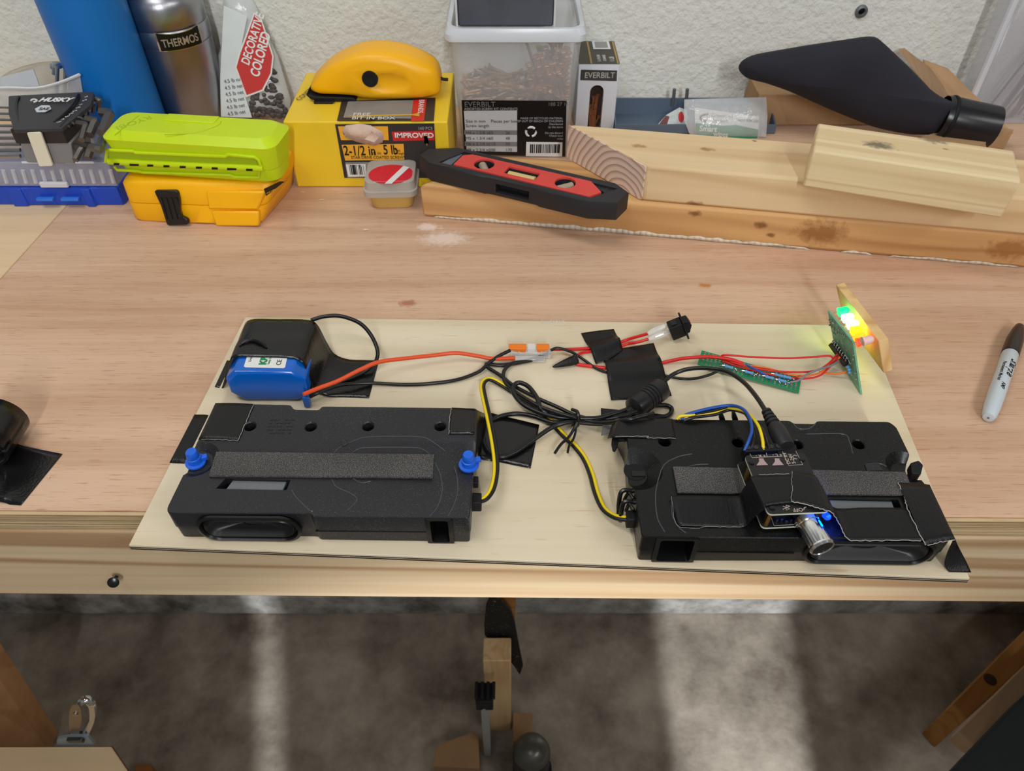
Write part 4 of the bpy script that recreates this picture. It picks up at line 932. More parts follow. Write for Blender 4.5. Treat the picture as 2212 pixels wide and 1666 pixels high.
# ================================================================ steel flask
yf = .895
xF = (PY(470, 240, yf).x + PY(345, 240, yf).x)/2; 
def zz(y, yy=None): return PY(400, y, yy or yf).z - ZB
hsh = zz(120, yf-.03)
rT = (PY(470, 150, yf).x - PY(300, 150, yf).x)/2
xF = (PY(470, 150, yf).x + PY(300, 150, yf).x)/2
rF = rT*.95
fb_ = V((xF, YW - rF - .004, ZB+.0008)); 
flask = thing('steel_flask', fb_, 'stainless steel vacuum flask with black and silver name badge beside the blue bottle', 'flask')
yfr = fb_.y - rF
def zf(y): return PY(400, y, yfr).z - ZB
zA = zf(112); zBd = zf(75); zC = zf(10)
MB().lathe(fb_, V((0, 0, 1)), [(rF*.86, 0), (rF*.9, .003), (rF*.98, zA-.012), (rF*.99, zA-.004), (rF, zA)], 64).build('lower_body', STEEL, flask)
MB().lathe(fb_, V((0, 0, 1)), [(rF*.985, zA), (rF*1.01, zA+.003), (rF*1.01, zBd-.002), (rF*.98, zBd)], 64).build('middle_band', STEEL, flask)
MB().lathe(fb_, V((0, 0, 1)), [(rF*.97, zBd), (rF*1.0, zBd+.003), (rF*1.0, zC-.008), (rF*.93, zC), (rF*.82, zC+.004), (rF*.82, zC+.05), (rF*.6, zC+.055)], 64).build('cup_lid', STEEL, flask)
bc = PL(385, 92, V((0, yfr-.001, 0)), V((0, 1, 0)))
bw2, bh2 = .0235, .0095
bpts = [(-bw2, bh2*.95), (0, bh2*.75), (bw2, bh2*.95), (bw2*.93, -bh2), (-bw2*.93, -bh2)]
def bent(a, c2, d):
    th = a/rF; return V((fb_.x + (bc.x-fb_.x) + (rF+d)*math.sin(th + math.asin(max(-.9, min(.9, (bc.x-fb_.x)/rF)))) - (bc.x-fb_.x), fb_.y - (rF+d)*math.cos(th + math.asin(max(-.9, min(.9, (bc.x-fb_.x)/rF)))), bc.z + c2))
def badge(k, d, nm, m):
    mb = MB(); rows = []
    for j in range(13):
        a = -bw2*k + 2*bw2*k*j/12; q_ = abs(a/bw2)
        rows.append([bent(a, (bh2*(.75+.25*q_*q_))*k, d), bent(a, -bh2*k*(1-.0*q_), d)])
    for j in range(12): mb.add([rows[j][0], rows[j][1], rows[j+1][1], rows[j+1][0]], [(0, 1, 2, 3)])
    return mb.build(nm, m, flask)
badge(1.08, .0012, 'badge_rim', CHROME); badge(1.0, .0016, 'badge', BLACKG)
cu = text('THERMOS', Fr(V((0, 0, 0)), V((1, 0, 0)), V((0, 1, 0))), -.0205, -.0052, .0118, mat('badge_print', (190, 180, 170), .3, .6), flask, n=0, sx=.76, bold=.0002)
iM = wm(flask).inverted()
for q_ in cu.data.vertices:
    p = wm(flask) @ q_.co; q_.co = iM @ bent(p.x, p.y, .0019 + p.z)

# ================================================================ bag of decorative stones
ys = .90
pts = [(482, 2), (500, -10), (540, -10), (556, 20), (575, 70), (600, 120), (628, 215), (625, 256), (560, 262), (478, 258), (476, 180), (472, 120), (486, 60)]
bagm = mat('poly_bag', (214, 218, 218), .15, alpha=.72, spec=.8, bump=.6, bscale=70)
st = thing('stone_bag', PY(550, 262, ys), 'crinkled clear bag of dark stones with red and white label beside the flask', 'bag')
Wp = [PY(x, min(y, 250), ys + .045*(262-y)/270) for x, y in pts]
cc_ = sum(Wp, V((0, 0, 0)))/len(Wp); nb2 = V((0, -1, .2)).normalized()
sh = lambda k, t_: [cc_ + (p-cc_)*k + nb2*t_ for p in Wp]
MB().loft([sh(.5, -.006), sh(1, 0), sh(.95, .006), sh(.75, .012), sh(.4, .014)]).build('film', bagm, st, smooth=70)
sfm2 = Fr(PY(550, 255, ys-.013), V((1, 0, .0)), PY(550, 20, ys+.026) - PY(550, 255, ys-.013))
def lq2(name, pts, n, m): return MB().poly([sfm2.px(x, y) + sfm2.n*n for x, y in pts]).build(name, m, st, smooth=0)
lq2('white_side', [(484, 12), (535, 35), (512, 150), (545, 254), (478, 252), (476, 170)], .001, mat('bag_white', (214, 222, 222), .4, var=.06))
lq2('label_border', [(549, 27), (566, 40), (592, 122), (588, 160), (570, 196), (532, 210), (508, 145), (517, 112), (531, 78)], .0016, BWHITE)
lq2('red_label', [(551, 31), (564, 43), (589, 122), (585, 158), (567, 193), (534, 205), (512, 145), (521, 114), (534, 80)], .0020, mat('label_red', (196, 52, 48), .5))
a, c2 = sfm2.uv(539, 142); text('DECORATIVE', sfm2, a, c2, .0140, BWHITE, st, n=.0026, rot=64, sx=.72, bold=.0003)
a, c2 = sfm2.uv(560, 168); text('COLORED', sfm2, a, c2, .0155, BWHITE, st, n=.0026, rot=66, sx=.72, bold=.0004)
for i in range(6):
    a, c2 = sfm2.uv(486 + i*1.5, 180 + i*14); text('4.5 lb net', sfm2, a, c2, .006, INK, st, n=.0016, rot=8)
random.seed(9); sm = MB()
for i in range(90):
    u_ = random.random(); v_ = random.random(); x = 535 + 85*u_*(1 - .3*(1-v_)); y = 150 + 103*v_
    if x < 545 and y < 205: continue
    if x > 590 + (y-150)*.33: continue
    q_ = sfm2.px(x, y) - sfm2.n*.002; sm.ball(q_, random.uniform(.003, .005), random.uniform(.002, .003), random.uniform(.002, .004), 6)
stn = sm.build('stones', mat('dark_stone', (78, 72, 70), .5, var=.5, vscale=120), None, smooth=0); tag(stn, 'dark decorative stones filling the clear bag beside the flask', 'stones', None, 'stuff')

# ================================================================ tub and zip bag of bolts behind the organizer
yj = .87
tubj = thing('food_tub', PY(60, 235, yj), 'frosted round plastic tub behind the hex keys at the left edge', 'tub')
cj = V((PY(70, 200, yj).x, yj + .028, ZB+.001)); rj = .052
hj = PY(70, 150, yj-.05).z - ZB
hj = .055
MB().lathe(cj, V((0, 0, 1)), [(rj*.85, 0), (rj*.9, .002), (rj, hj)], 48, False).build('tub_wall', mat('frost_tub', (218, 212, 198), .35, alpha=.5), tubj)
MB().lathe(cj + V((0, 0, hj)), V((0, 0, 1)), [(rj, 0), (rj+.004, .001), (rj+.004, .005), (rj, .006), (rj*.9, .005)], 48, False).build('rim', mat('frost_rim', (226, 220, 205), .3, alpha=.7), tubj)
zbg = thing('zip_bag', PY(60, 255, .82), 'clear zip bag holding silver bolts, propped behind the hex key holder', 'bag')
zp = [(-60, 200), (0, 187), (80, 186), (130, 175), (172, 158), (178, 195), (182, 240), (-60, 262)]
Zp = [PY(x, y, .800) for x, y in zp]
cz = sum(Zp, V((0, 0, 0)))/len(Zp)
Zs = lambda k, t_: [cz + (p-cz)*k + nb2*t_ for p in Zp]
MB().loft([Zs(.5, -.004), Zs(1, 0), Zs(.85, .005), Zs(.4, .007)]).build('film', mat('zip_film', (226, 224, 218), .12, alpha=.45, spec=.9, bump=.6, bscale=80), zbg, smooth=70)
MB().tube([PY(-60, 203, .793), PY(0, 190, .793), PY(80, 190, .793), PY(130, 178, .793), PY(172, 161, .793)], .0016, 6, 4).build('zip_seal', mat('seal_white', (235, 235, 235), .2, alpha=.8), zbg)
MB().prism([PY(x, y, .815) for x, y in ((0, 168), (72, 150), (84, 182), (82, 192), (0, 192))], (0, .001, 0)).build('paper_tag', mat('paper_bluish', (205, 210, 214), .6), zbg)
ZN = mat('zinc', (175, 190, 205), .25, 1)
for i, (x, y0_, y1_) in enumerate(((124, 138, 205), (142, 132, 200), (153, 126, 196), (118, 142, 160))):
    tpb = PY(x, y0_, .822 + .004*i); bt_ = PY(x-2, y1_, .822 + .004*i); d = (bt_-tpb).normalized()
    o = MB().lathe(tpb, d, [(.0008, -.0005), (.0048, 0), (.0048, .003), (.0022, .0032), (.0022, (bt_-tpb).length)], 12).build('carriage_bolt', ZN, None)
    tag(o, 'silver zinc bolt standing head up in the clear zip bag', 'bolt', 'zinc bolts in the zip bag')
# ================================================================ thin board carrying the speakers
BIRCH = wood('thin_birch', (224, 211, 184), (204, 184, 150), gs=(4, 80, 80), ring=(.5, 5, 5), amt=.3, dash=.45, dcol=(196, 160, 112), dthr=.65, dsc=(30, 340, 340), blot=.2, rough=.55)
bc4 = PP([(530, 685), (1870, 703), (2095, 1250), (278, 1178)], T_B)
brd = thing('plywood_board', sum(bc4, V((0, 0, 0)))/4 - V((0, 0, T_B)), 'thin pale plywood board overhanging the front edge of the bench, carrying the speakers', 'board')
zbd = .0006
MB().prism([V((p.x, p.y, ZB+zbd)) for p in bc4], (0, 0, T_B - zbd)).build('ply_sheet', BIRCH, brd, bevel=.0003)
DKL = mat('glue_line', (52, 38, 28), .8)
bf = Fr(bc4[3], bc4[2]-bc4[3], V((0, 0, 1))); Lf = (bc4[2]-bc4[3]).length
for z0_, z1_ in ((-.0026, -.0019), (-.0046, -.0036)):
    MB().box(bf, 0, Lf, z0_, z1_, -.0005, .0003).build('edge_line', DKL, brd)
random.seed(2)
spl = MB()
for i in range(26):
    q_ = P(1165 + i*2.1, 697 + random.uniform(-2, 1), T_B + .0003); d = V((random.uniform(-1, 1), random.uniform(.3, 1), .3)).normalized()
    spl.lathe(q_, d, [(.00018, 0), (.0001, random.uniform(.001, .003))], 4)
spl.build('splinters', BWHITE, brd)['kind'] = 'stuff'

ZS = .0345
def SP(x, y, d=0): return P(x, y, ZS + d)
def speaker(root, outline, front, fp, driver, port, holes, cones, slot, mats=BLACK):
    """outline: photo corners of the top; front: two photo points on the top front edge"""
    pts = rpoly([SP(*p) for p in outline], .0022, 3)
    fa, fb2 = SP(*front[0]), SP(*front[1])
    FF = Fr(V((fa.x, fa.y, ZB+ZS)), fb2-fa, V((0, 0, 1)))         # n toward the viewer
    c_ = sum(pts, V((0, 0, 0)))/len(pts)
    zsp = ZS*.52
    def at(z, k=0): 
        out = []
        for p in pts:
            d = V((p.x-c_.x, p.y-c_.y, 0)); out.append(V((c_.x, c_.y, ZB+z)) + d*(1 - k/max(.02, d.length)))
        return out
    up_ = MB().loft([at(zsp+.0003), at(ZS-.0007), at(ZS, .0007)])
    lo_ = MB().loft([at(T_B+.0005, .0012), at(zsp, .0006)])
    # driver and port rectangles on the front frame
    def rect(r): 
        a, c1 = FF.uv(r[0], r[1]); e, f = FF.uv(r[2], r[3]); return (a+e)/2, (c1+f)/2, abs(e-a)/2, abs(f-c1)/2
    dx, dz, dw, dh = rect(driver); px_, pz, pw, ph = rect(port)
    dz = -(ZS - T_B)/2 - .0003; dh = (ZS-T_B)/2 - .0016; pz = dz; ph = min(ph, dh-.0005)
    cuts = []
    def ring(cx, cz, w_, h_, r, n): return [FF.p(cx + a, cz + c3, n) for a, c3 in rrect(max(w_, .0004), max(h_, .0004), min(r, w_*.98, h_*.98), 8)]
    def cutter(cx, cz, w_, h_, r, dep): return MB().prism(ring(cx, cz, w_, h_, r, .02), FF.n*-(dep+.02))
    cuts.append(lambda: cutter(dx, dz, dw-.0005, dh-.0005, dh, .013)); cuts.append(lambda: cutter(px_, pz, pw, ph, .002, .024))
    for h in holes:
        q_ = SP(*h[:2]); cuts.append(lambda q_=q_: MB().lathe(q_ - V((0, 0, .016)), V((0, 0, 1)), [(.0040, 0), (.0040, .0152), (.0050, .0162), (.0052, .02)], 20))
    for cx, cy, r0, r1, dep in cones:
        q_ = SP(cx, cy); cuts.append(lambda q_=q_, r0=r0, r1=r1, dep=dep: MB().lathe(q_ - V((0, 0, dep)), V((0, 0, 1)), [(r1, 0), (r0, dep), (r0*1.05, dep+.003)], 40))
    sq = [SP(*p) for p in slot]; cuts.append(lambda: MB().prism([p - V((0, 0, .009)) for p in sq], (0, 0, .02)))
    uo = up_.build('upper_shell', mats, root); bake(uo, [f() for f in cuts]); 
    lo = lo_.build('lower_shell', mats, root); bake(lo, [f() for f in cuts[:2]])
    # driver
    b = MB(); 
    b.loft([ring(dx, dz, dw+.0008, dh+.0008, dh, -.0008), ring(dx, dz, dw+.0008, dh+.0008, dh, .0008), ring(dx, dz, dw-.0012, dh-.0012, dh, .0014), ring(dx, dz, dw-.0022, dh-.0022, dh, -.001)], False, False)
    b.build('driver_rim', SATIN, root, smooth=50)
    b = MB().loft([ring(dx, dz, dw-.0024, dh-.0024, dh, -.003), ring(dx, dz, dw-.003, dh-.003, dh, -.0006), ring(dx, dz, dw-.0042, dh-.0042, dh, .0006), ring(dx, dz, dw-.0056, dh-.0052, dh, -.0012), ring(dx, dz, dw*.80, dh*.52, dh, -.0034), ring(dx, dz, dw*.45, dh*.42, dh, -.0075), ring(dx, dz, dw*.22, dh*.36, dh, -.009)], False, True)
    b.build('driver_cone', mat('cone_black', (20, 20, 22), .38), root, smooth=50)
    MB().loft([ring(dx, dz, dw*.24, dh*.40, dh, -.0088), ring(dx, dz, dw*.20, dh*.34, dh, -.006), ring(dx, dz, dw*.1, dh*.18, dh, -.0045)], False, True).build('dust_cap', SATIN, root, smooth=70)
    # port
    MB().loft([ring(px_, pz, pw+.003, ph+.0012, .001, -.001), ring(px_, pz, pw+.003, ph+.0012, .001, .0012), ring(px_, pz, pw, ph, .002, .0012), ring(px_, pz, pw-.001, ph-.0008, .002, -.004), ring(px_, pz, pw*.8, ph*.8, .002, -.023)], False, True).build('bass_port', SATIN, root, smooth=40)
    sg = MB().box(FF, FF.uv(*fp[0])[0], FF.uv(*fp[1])[0], -(ZS-zsp)-.0003, -(ZS-zsp)+.0003, -.001, .0004); sg.build('seam_line', BLACKG, root)
    # magnet under the slot
    mg = [sq[0].lerp(sq[1], .10), sq[0].lerp(sq[1], .93), sq[3].lerp(sq[2], .93), sq[3].lerp(sq[2], .12)]
    MB().prism([p - V((0, 0, .0085)) for p in mg], (0, 0, .0068)).build('magnet', mat('magnet_grey', (118, 122, 126), .4, .5), root, bevel=.0005)
    return FF
def ridge(root, pts, r=.00038): MB().tube([SP(x, y, .0000) for x, y in pts], r, 6, 6).build('molded_ridge', RIDGE, root)

# ---------------- left speaker
c0 = SP(690, 1000); spl_ = thing('speaker', V((c0.x, c0.y, ZB+T_B)), 'slim black plastic speaker on the left half of the board, with two blue grommets', 'speaker')
outl = [(468, 871), (628, 874), (634, 884), (690, 885), (696, 877), (1031, 882), (1029, 940), (1022, 1020), (1015, 1119), (676, 1116), (671, 1109), (380, 1109), (362, 1108), (360, 1097), (403, 1009), (410, 985), (430, 945)]
FFl = speaker(spl_, outl, ((676, 1116), (1015, 1119)), ((676, 1130), (918, 1130)), (415, 1115, 655, 1163), (928, 1122, 972, 1168),
    [(540, 921), (671, 922), (795, 921), (951, 921)], [(1012, 992, .0165, .010, .004), (424, 992, .0155, .010, .004)], [(487, 1034), (628, 1037), (619, 1059), (466, 1056)])
for pth in ([(720, 981), (735, 966), (765, 952), (800, 944), (905, 944), (935, 955), (962, 975)], [(982, 1008), (988, 1035), (988, 1065), (980, 1092), (968, 1116)], [(757, 981), (775, 970), (800, 967), (890, 967), (915, 972), (931, 985)], [(940, 1000), (952, 1030), (955, 1062), (945, 1095), (928, 1116)], [(717, 1036), (727, 1052), (757, 1066), (771, 1078), (764, 1090), (750, 1103)], [(630, 1058), (640, 1075), (668, 1102), (676, 1104)], [(763, 1034), (780, 1043), (800, 1040)]):
    ridge(spl_, pth)
MB().lathe(SP(743, 959, -.001), V((0, 0, 1)), [(.0032, 0), (.0034, .0014), (.0026, .0015), (.0014, .0006)], 20).build('screw_boss', BLACK, spl_)
for i in range(5):
    for j in range(7):
        if (i*7 + j) % 5 == 3: continue
        q_ = SP(583 + j*8 - i*2.2, 908 + i*7.2); MB().box(hz(q_), 0, .0019, 0, .0012, -.0002, .0003).build('embossed_mark', BLACK, spl_) if j < 7 and i < 5 else None
GB = mat('grommet_blue', (22, 96, 215), .42)
for x, y in ((424, 1000), (1013, 1006)):
    q_ = SP(x, y, -.0038)
    MB().lathe(q_, V((0, 0, 1)), [(.0062, 0), (.0070, .0005), (.0070, .0018), (.0050, .0022), (.0048, .0062), (.0040, .0066), (.0042, .0072), (.0040, .0110), (.0034, .0122)], 28).build('grommet', GB, spl_, smooth=45)
    MB().box(hz(q_, 20), .003, .0085, -.0018, .0018, .002, .0052).build('grommet_tab', GB, spl_.children[-1], bevel=.0005)
# foam strip stuck on top
fm = MB().prism([SP(*p, .0003) for p in ((469, 979), (938, 985), (935, 1034), (452, 1031))], (0, 0, .0016)).build('foam_strip', FOAM, None); tag(fm, 'long grey sparkling foam strip stuck across the left speaker', 'foam strip')
# cable plug on its right end
fr_ = Fr(PY(1020, 1085, SP(1018, 1085).y), V((1, 0, 0)), V((0, 0, 1)))
q_ = P(1026, 1083, .020); MB().box(hz(q_), -.003, .0045, -.0045, .0045, -.006, .004).build('cable_socket', BLACKM, spl_, bevel=.0008)
MB().box(hz(P(1027, 1040, .024)), -.003, .002, -.003, .003, -.004, .002).build('side_lug', BLACKM, spl_, bevel=.0005)
# ---------------- right speaker
c0 = SP(1700, 1030); spr = thing('speaker', V((c0.x, c0.y, ZB+T_B)), 'slim black plastic speaker on the right half of the board, amplifier taped on top', 'speaker')
outr = [(1335, 904), (1707, 908), (1713, 914), (1761, 915), (1765, 909), (1922, 911), (1937, 922), (1966, 982), (1962, 1010), (1986, 1030), (2000, 1046), (2058, 1163), (1735, 1163), (1503, 1161), (1386, 1159), (1370, 1052), (1360, 1030), (1354, 945)]
FFr = speaker(spr, outr, ((1386, 1159), (1735, 1164)), ((1500, 1175), (1725, 1175)), (1752, 1166, 2002, 1214), (1428, 1163, 1488, 1208),
    [(1436, 954), (1595, 956), (1722, 960), (1855, 960)], [(1372, 1012, .0185, .009, .0075), (1958, 1008, .0135, .008, .006)], [(1775, 1076), (1940, 1080), (1948, 1100), (1780, 1098)], BLACK2)
for pth in ([(1495, 981), (1465, 987), (1436, 1003), (1424, 1030), (1416, 1070), (1420, 1118), (1436, 1150)], [(1530, 1003), (1500, 1005), (1470, 1015)], [(1450, 1085), (1453, 1115), (1465, 1138), (1482, 1152)], [(1742, 938), (1820, 938), (1835, 955), (1842, 980)], [(1870, 1003), (1900, 1002), (1915, 1008)], [(1712, 914), (1725, 926), (1748, 926), (1762, 915)]):
    ridge(spr, pth)
MB().prism([SP(x, y, .0002) for x, y in ((1867, 1003), (1898, 1002), (1906, 1017), (1873, 1018))], (0, 0, .0004)).build('raised_patch', BLACK, spr)
# catch frames on its left end
for (pp) in ([(1372, 1062), (1346, 1060), (1338, 1078), (1336, 1112)], [(1373, 1086), (1350, 1084), (1343, 1100), (1340, 1126)], ):
    MB().tube([P(pp[0][0], pp[0][1], .028), P(pp[1][0], pp[1][1], .028), P(pp[2][0], pp[2][1], .024), P(pp[3][0], pp[3][1], .014)], .0016, 8, 4).build('catch_frame', BLACKG, spr)
    MB().tube([P(pp[0][0]-4, pp[0][1]+16, .028), P(pp[0][0]-14, pp[0][1]+4, .028), P(pp[1][0]+2, pp[1][1]+20, .022)], .0012, 8, 4).build('catch_frame', BLACKG, spr)
MB().prism([P(x, y, .026) for x, y in ((1322, 946), (1354, 946), (1354, 962), (1346, 955), (1336, 956), (1334, 968), (1328, 978), (1323, 976), (1320, 962))], (0, 0, .003)).build('hook_lug', BLACKM, spr, bevel=.0005)
MB().box(hz(P(1362, 1120, .020)), -.003, .006, -.004, .004, -.006, .004).build('cable_socket', BLACKM, spr, bevel=.0008)
MB().prism([SP(x, y, -.009) for x, y in ((1958, 1015), (1975, 1010), (1985, 1020), (1980, 1040), (1960, 1038))], (0, 0, .008)).build('end_lug', BLACKM, spr, bevel=.0008)
MB().lathe(SP(1372, 1018, -.0076), V((0, 0, 1)), [(.0080, 0), (.0080, .0004), (.004, .0004)], 24).build('cone_seat', BLACKM, spr)
MB().box(hz(SP(1372, 1024, -.0070)), -.0022, .007, -.0022, .0022, 0, .0006).build('key_slot', BLACKG, spr)
for x in (1562, 1590):
    MB().prism([P(x-8, 908, .028), P(x+5, 908, .028), P(x-2, 892, .034), P(x-8, 893, .034)], (0, .003, 0)).build('back_prong', BLACKM, spr)
fm = MB().prism([SP(*p, .0003) for p in ((1453, 1011), (1955, 1023), (1965, 1052), (1958, 1072), (1463, 1066))], (0, 0, .0016)).build('foam_strip', FOAM, None); tag(fm, 'long grey sparkling foam strip crossing under the amplifier on the right speaker', 'foam strip')

# ================================================================ tape pieces
def tape(A, B_, label, m=TAPE, sub=6, mm=8, bend=None, th=.00025):
    o = MB().ribbon([P(*a) for a in A], [P(*b) for b in B_], sub, mm, bend).build('tape_strip', m, None, smooth=60, solid=th)
    return tag(o, label, 'tape')
tb = T_B + .0006
tape([(420, 896, tb), (440, 896, tb), (462, 896, tb+.001), (466, 873, ZS-.006), (470, 871, ZS+.0004), (510, 871, ZS+.0005), (549, 873, ZS+.0005)],
     [(366, 1000, tb), (390, 1001, tb), (408, 1000, tb+.001), (428, 958, ZS-.006), (432, 949, ZS+.0004), (474, 950, ZS+.0005), (515, 952, ZS+.0005)], 'black tape wrapped over the back left corner of the left speaker')
tape([(975, 881, ZS+.0005), (1000, 882, ZS+.0005), (1022, 884, ZS+.0006), (1030, 886, ZS-.002), (1046, 893, .018), (1058, 892, tb+.003), (1090, 900, tb), (1125, 908, tb), (1165, 918, tb)],
     [(970, 938, ZS+.0005), (1000, 938, ZS+.0005), (1020, 938, ZS+.0006), (1026, 942, ZS-.002), (1032, 985, .018), (1036, 992, tb+.003), (1070, 997, tb), (1110, 1005, tb), (1146, 1012, tb)], 'black tape running from the left speaker onto the board below the cable loop', TAPEG)
tape([(1298, 882, tb), (1340, 886, tb), (1380, 890, tb), (1437, 896, tb)], [(1298, 905, tb), (1340, 905, tb), (1380, 908, tb), (1437, 912, tb)], 'black tape flat on the board behind the right speaker, under the cables')
tape([(1325, 908, ZS-.012), (1335, 904, ZS-.002), (1350, 903, ZS+.0006), (1400, 904, ZS+.0006), (1453, 905, ZS+.0006)], [(1312, 948, ZS-.010), (1322, 946, ZS-.002), (1345, 944, ZS+.0006), (1400, 946, ZS+.0006), (1460, 947, ZS+.0006)], 'black tape over the back left corner of the right speaker')
o = MB().prism([P(x, y, .016) for x, y in ((1303, 910), (1328, 912), (1322, 935), (1298, 942))], (0, 0, .0004)).build('tape_strip', mat('tape_back', (112, 110, 108), .6), None); tag(o, 'grey underside of tape folded up beside the right speaker corner', 'tape')
tape([(490, 779, tb), (503, 777, tb), (514, 745, .014), (524, 712, .030), (541, 691, .0396), (600, 690, .0395), (660, 691, .0393), (684, 700, .035), (705, 738, .020), (722, 764, .010), (750, 776, tb+.001), (785, 778, tb), (819, 779, tb)],
     [(464, 836, tb), (482, 838, tb), (487, 812, .018), (493, 788, .033), (507, 772, .0396), (570, 772, .0395), (625, 774, .0395), (652, 783, .037), (668, 815, .024), (680, 842, .010), (705, 856, tb+.001), (745, 858, tb), (797, 860, tb)], 'glossy black tape strapping the blue battery pack down to the board', TAPEG, 6, 10, lambda s, t: .0006*math.sin(t*9 + s*5)*math.sin(math.pi*t) if .2 < s < .95 else 0)
o = MB().tube([P(516, 748, .0405), P(530, 738, .0415), (P(548, 735, .0418)), P(566, 742, .0415), P(576, 752, .0400)], lambda t: .0022*math.sin(math.pi*max(.05, min(.95, t)))**.5, 8, 6).build('tape_crease', TAPEG, [q for q in C.objects if q.get('label', '').startswith('glossy black tape strapping')][0])
tape([(1255, 720, tb), (1290, 715, tb), (1326, 711, tb)], [(1287, 787, tb+.0004), (1315, 776, tb+.002), (1346, 757, tb+.001)], 'short black tape square over the red switch wires', TAPE, 4, 16, lambda s, t: .0040*math.exp(-((t-.62)/.20)**2))
tape([(1300, 757, tb+.0005), (1350, 752, tb+.0005), (1412, 742, tb+.0002)], [(1320, 865, tb), (1385, 861, tb), (1451, 856, tb)], 'large black tape square holding the red and black wires beside the ferrite', TAPE, 6, 22, lambda s, t: .0004 + .0036*math.exp(-((t-.37)/.12)**2) + .0026*math.exp(-((t-.55)/.10)**2))
# loose tape at the left edge of the bench
tape([(-60, 945, .004), (0, 950, .004), (18, 948, .002), (45, 962, .0012), (90, 972, .0008), (135, 981, .0005)], [(-60, 1075, .0008), (0, 1086, .0006), (14, 1088, .0005), (20, 1090, .0005), (30, 1091, .0005), (45, 1092, .0005)], 'crumpled black tape scrap lying on the bench at the left edge', TAPEG, 6, 10, lambda s, t: .0015*math.sin(t*7+s*4)**2*(1-s))
rl = thing('tape_roll', P(-40, 960, 0), 'end of a black tape curl standing at the far left edge of the bench', 'tape')
cR_ = P(-28, 945, .020)
MB().ribbon([cR_ + V((.018*math.cos(a*.35), -.012, .018*math.sin(a*.35))) for a in range(19)], [cR_ + V((.018*math.cos(a*.35), .022, .018*math.sin(a*.35))) for a in range(19)], 2, 3).build('tape_band', TAPEG, rl, smooth=60, solid=.0025)

# ================================================================ battery pack
o0 = P(506, 868, T_B+.0003); yB_ = o0.y; hb = PY(575, 801, yB_).z - ZB; hb = .0385
o1_ = P(660, 872, T_B+.0003); wBt = o1_.x - o0.x; dB = P(600, 693, hb).y - yB_
bat = thing('battery_pack', V((o0.x + wBt/2, yB_ + dB/2, ZB+T_B)), 'blue shrink wrapped battery pack with white label, taped to the board', 'battery')
BB = mat('battery_blue', (0, 92, 190), .22, spec=.6, bump=.15, bscale=60)
hh = (hb - T_B - .0006)/2; wc = o0.x + wBt/2 + .0015
def bl2(k, y): return [V((wc + a, y, ZB + T_B + .0006 + hh + c_)) for a, c_ in rrect(wBt/2+.0025-k, hh-k, .0085, 1)]
MB().loft([bl2(.004, yB_), bl2(.0012, yB_+.0005), bl2(0, yB_+.003), bl2(0, yB_+dB-.002), bl2(.002, yB_+dB)]).build('wrapped_cells', BB, bat, smooth=30, bevel=.0018, seg=3)
btf = Fr(V((wc, yB_, ZB+hb+.0002)), V((1, 0, 0)), V((0, 1, 0)))
MB().prism([btf.px(x, y) for x, y in ((535, 767), (527, 792), (530, 794), (612, 796), (616, 794), (622, 767))], (0, 0, .0003)).build('label', BWHITE, bat)
KG = mat('kb_green', (0, 130, 70), .5)
a, c_ = btf.uv(574, 789); text('KBT', btf, a, c_, .0075, KG, bat, n=.0005, rot=90, bold=.0004)
a, c_ = btf.uv(582, 788); text('keep better', btf, a, c_, .0028, KG, bat, n=.0005, rot=90)
a, c_ = btf.uv(542, 782); text('Li-ion', btf, a, c_, .0030, BLACKM, bat, n=.0005, rot=90)
a, c_ = btf.uv(606, 790); text('CE', btf, a, c_, .0052, BLACKM, bat, n=.0005, rot=90)
MB().box(hz(P(660, 866, .016)), -.003, .002, .001, .006, -.009, .002).build('wrap_end', BB, bat, bevel=.0008)

# ================================================================ wires
def W(pts, r, m, label, name='wire', cat='wire', k=10, sub=10):
    o = MB().tube([P(*p) for p in pts], r, k, sub).build(name, m, None, smooth=80)
    return tag(o, label, cat)
W([(655, 852, .022), (690, 838, .020), (730, 823, .020), (780, 798, .022), (820, 782, .022), (880, 774, .018), (935, 768, .016), (985, 763, .016), (1030, 769, .014), (1065, 775, .012), (1112, 774, .010)], .0017, WORG, 'thick orange red wire from the battery pack to the clear splice connector')
W([(660, 862, .010), (690, 848, .014), (735, 832, .012), (800, 828, .009), (870, 831, .0078), (925, 829, .0078), (985, 821, .008), (1033, 804, .009), (1056, 784, .011), (1078, 769, .013), (1102, 757, .014)], .0015, WBLK, 'thick black wire from the battery pack to the clear splice connector')
W([(672, 692, .034), (700, 684, .036), (735, 683, .036), (775, 697, .032), (800, 722, .026), (815, 755, .020), (812, 780, .014), (792, 800, .010), (765, 814, .0085), (725, 830, .008), (690, 850, .008)], .0017, WBLK, 'black wire looping out from under the battery tape')
W([(1188, 756, .012), (1215, 755, .010), (1250, 754, .0075), (1300, 750, .0070), (1330, 743, .0070), (1352, 735, .0078), (1375, 728, .013), (1400, 721, .018)], .0013, WRED, 'red wire from the splice connector to the upper switch terminal')
W([(1240, 780, .009), (1248, 768, .010), (1262, 761, .0078), (1300, 757, .0070), (1335, 750, .0070), (1355, 743, .0080), (1375, 740, .0115), (1402, 732, .015)], .0013, WRED, 'red wire from the taped joint to the lower switch terminal')
W([(1245, 787, .008), (1275, 791, .0078), (1310, 795, .0070), (1370, 794, .0070), (1425, 785, .0072), (1448, 780, .009), (1480, 774, .013), (1530, 771, .016), (1575, 776, .016), (1605, 786, .015)], .0015, WRED, 'red wire running under the large tape square to the strip board')
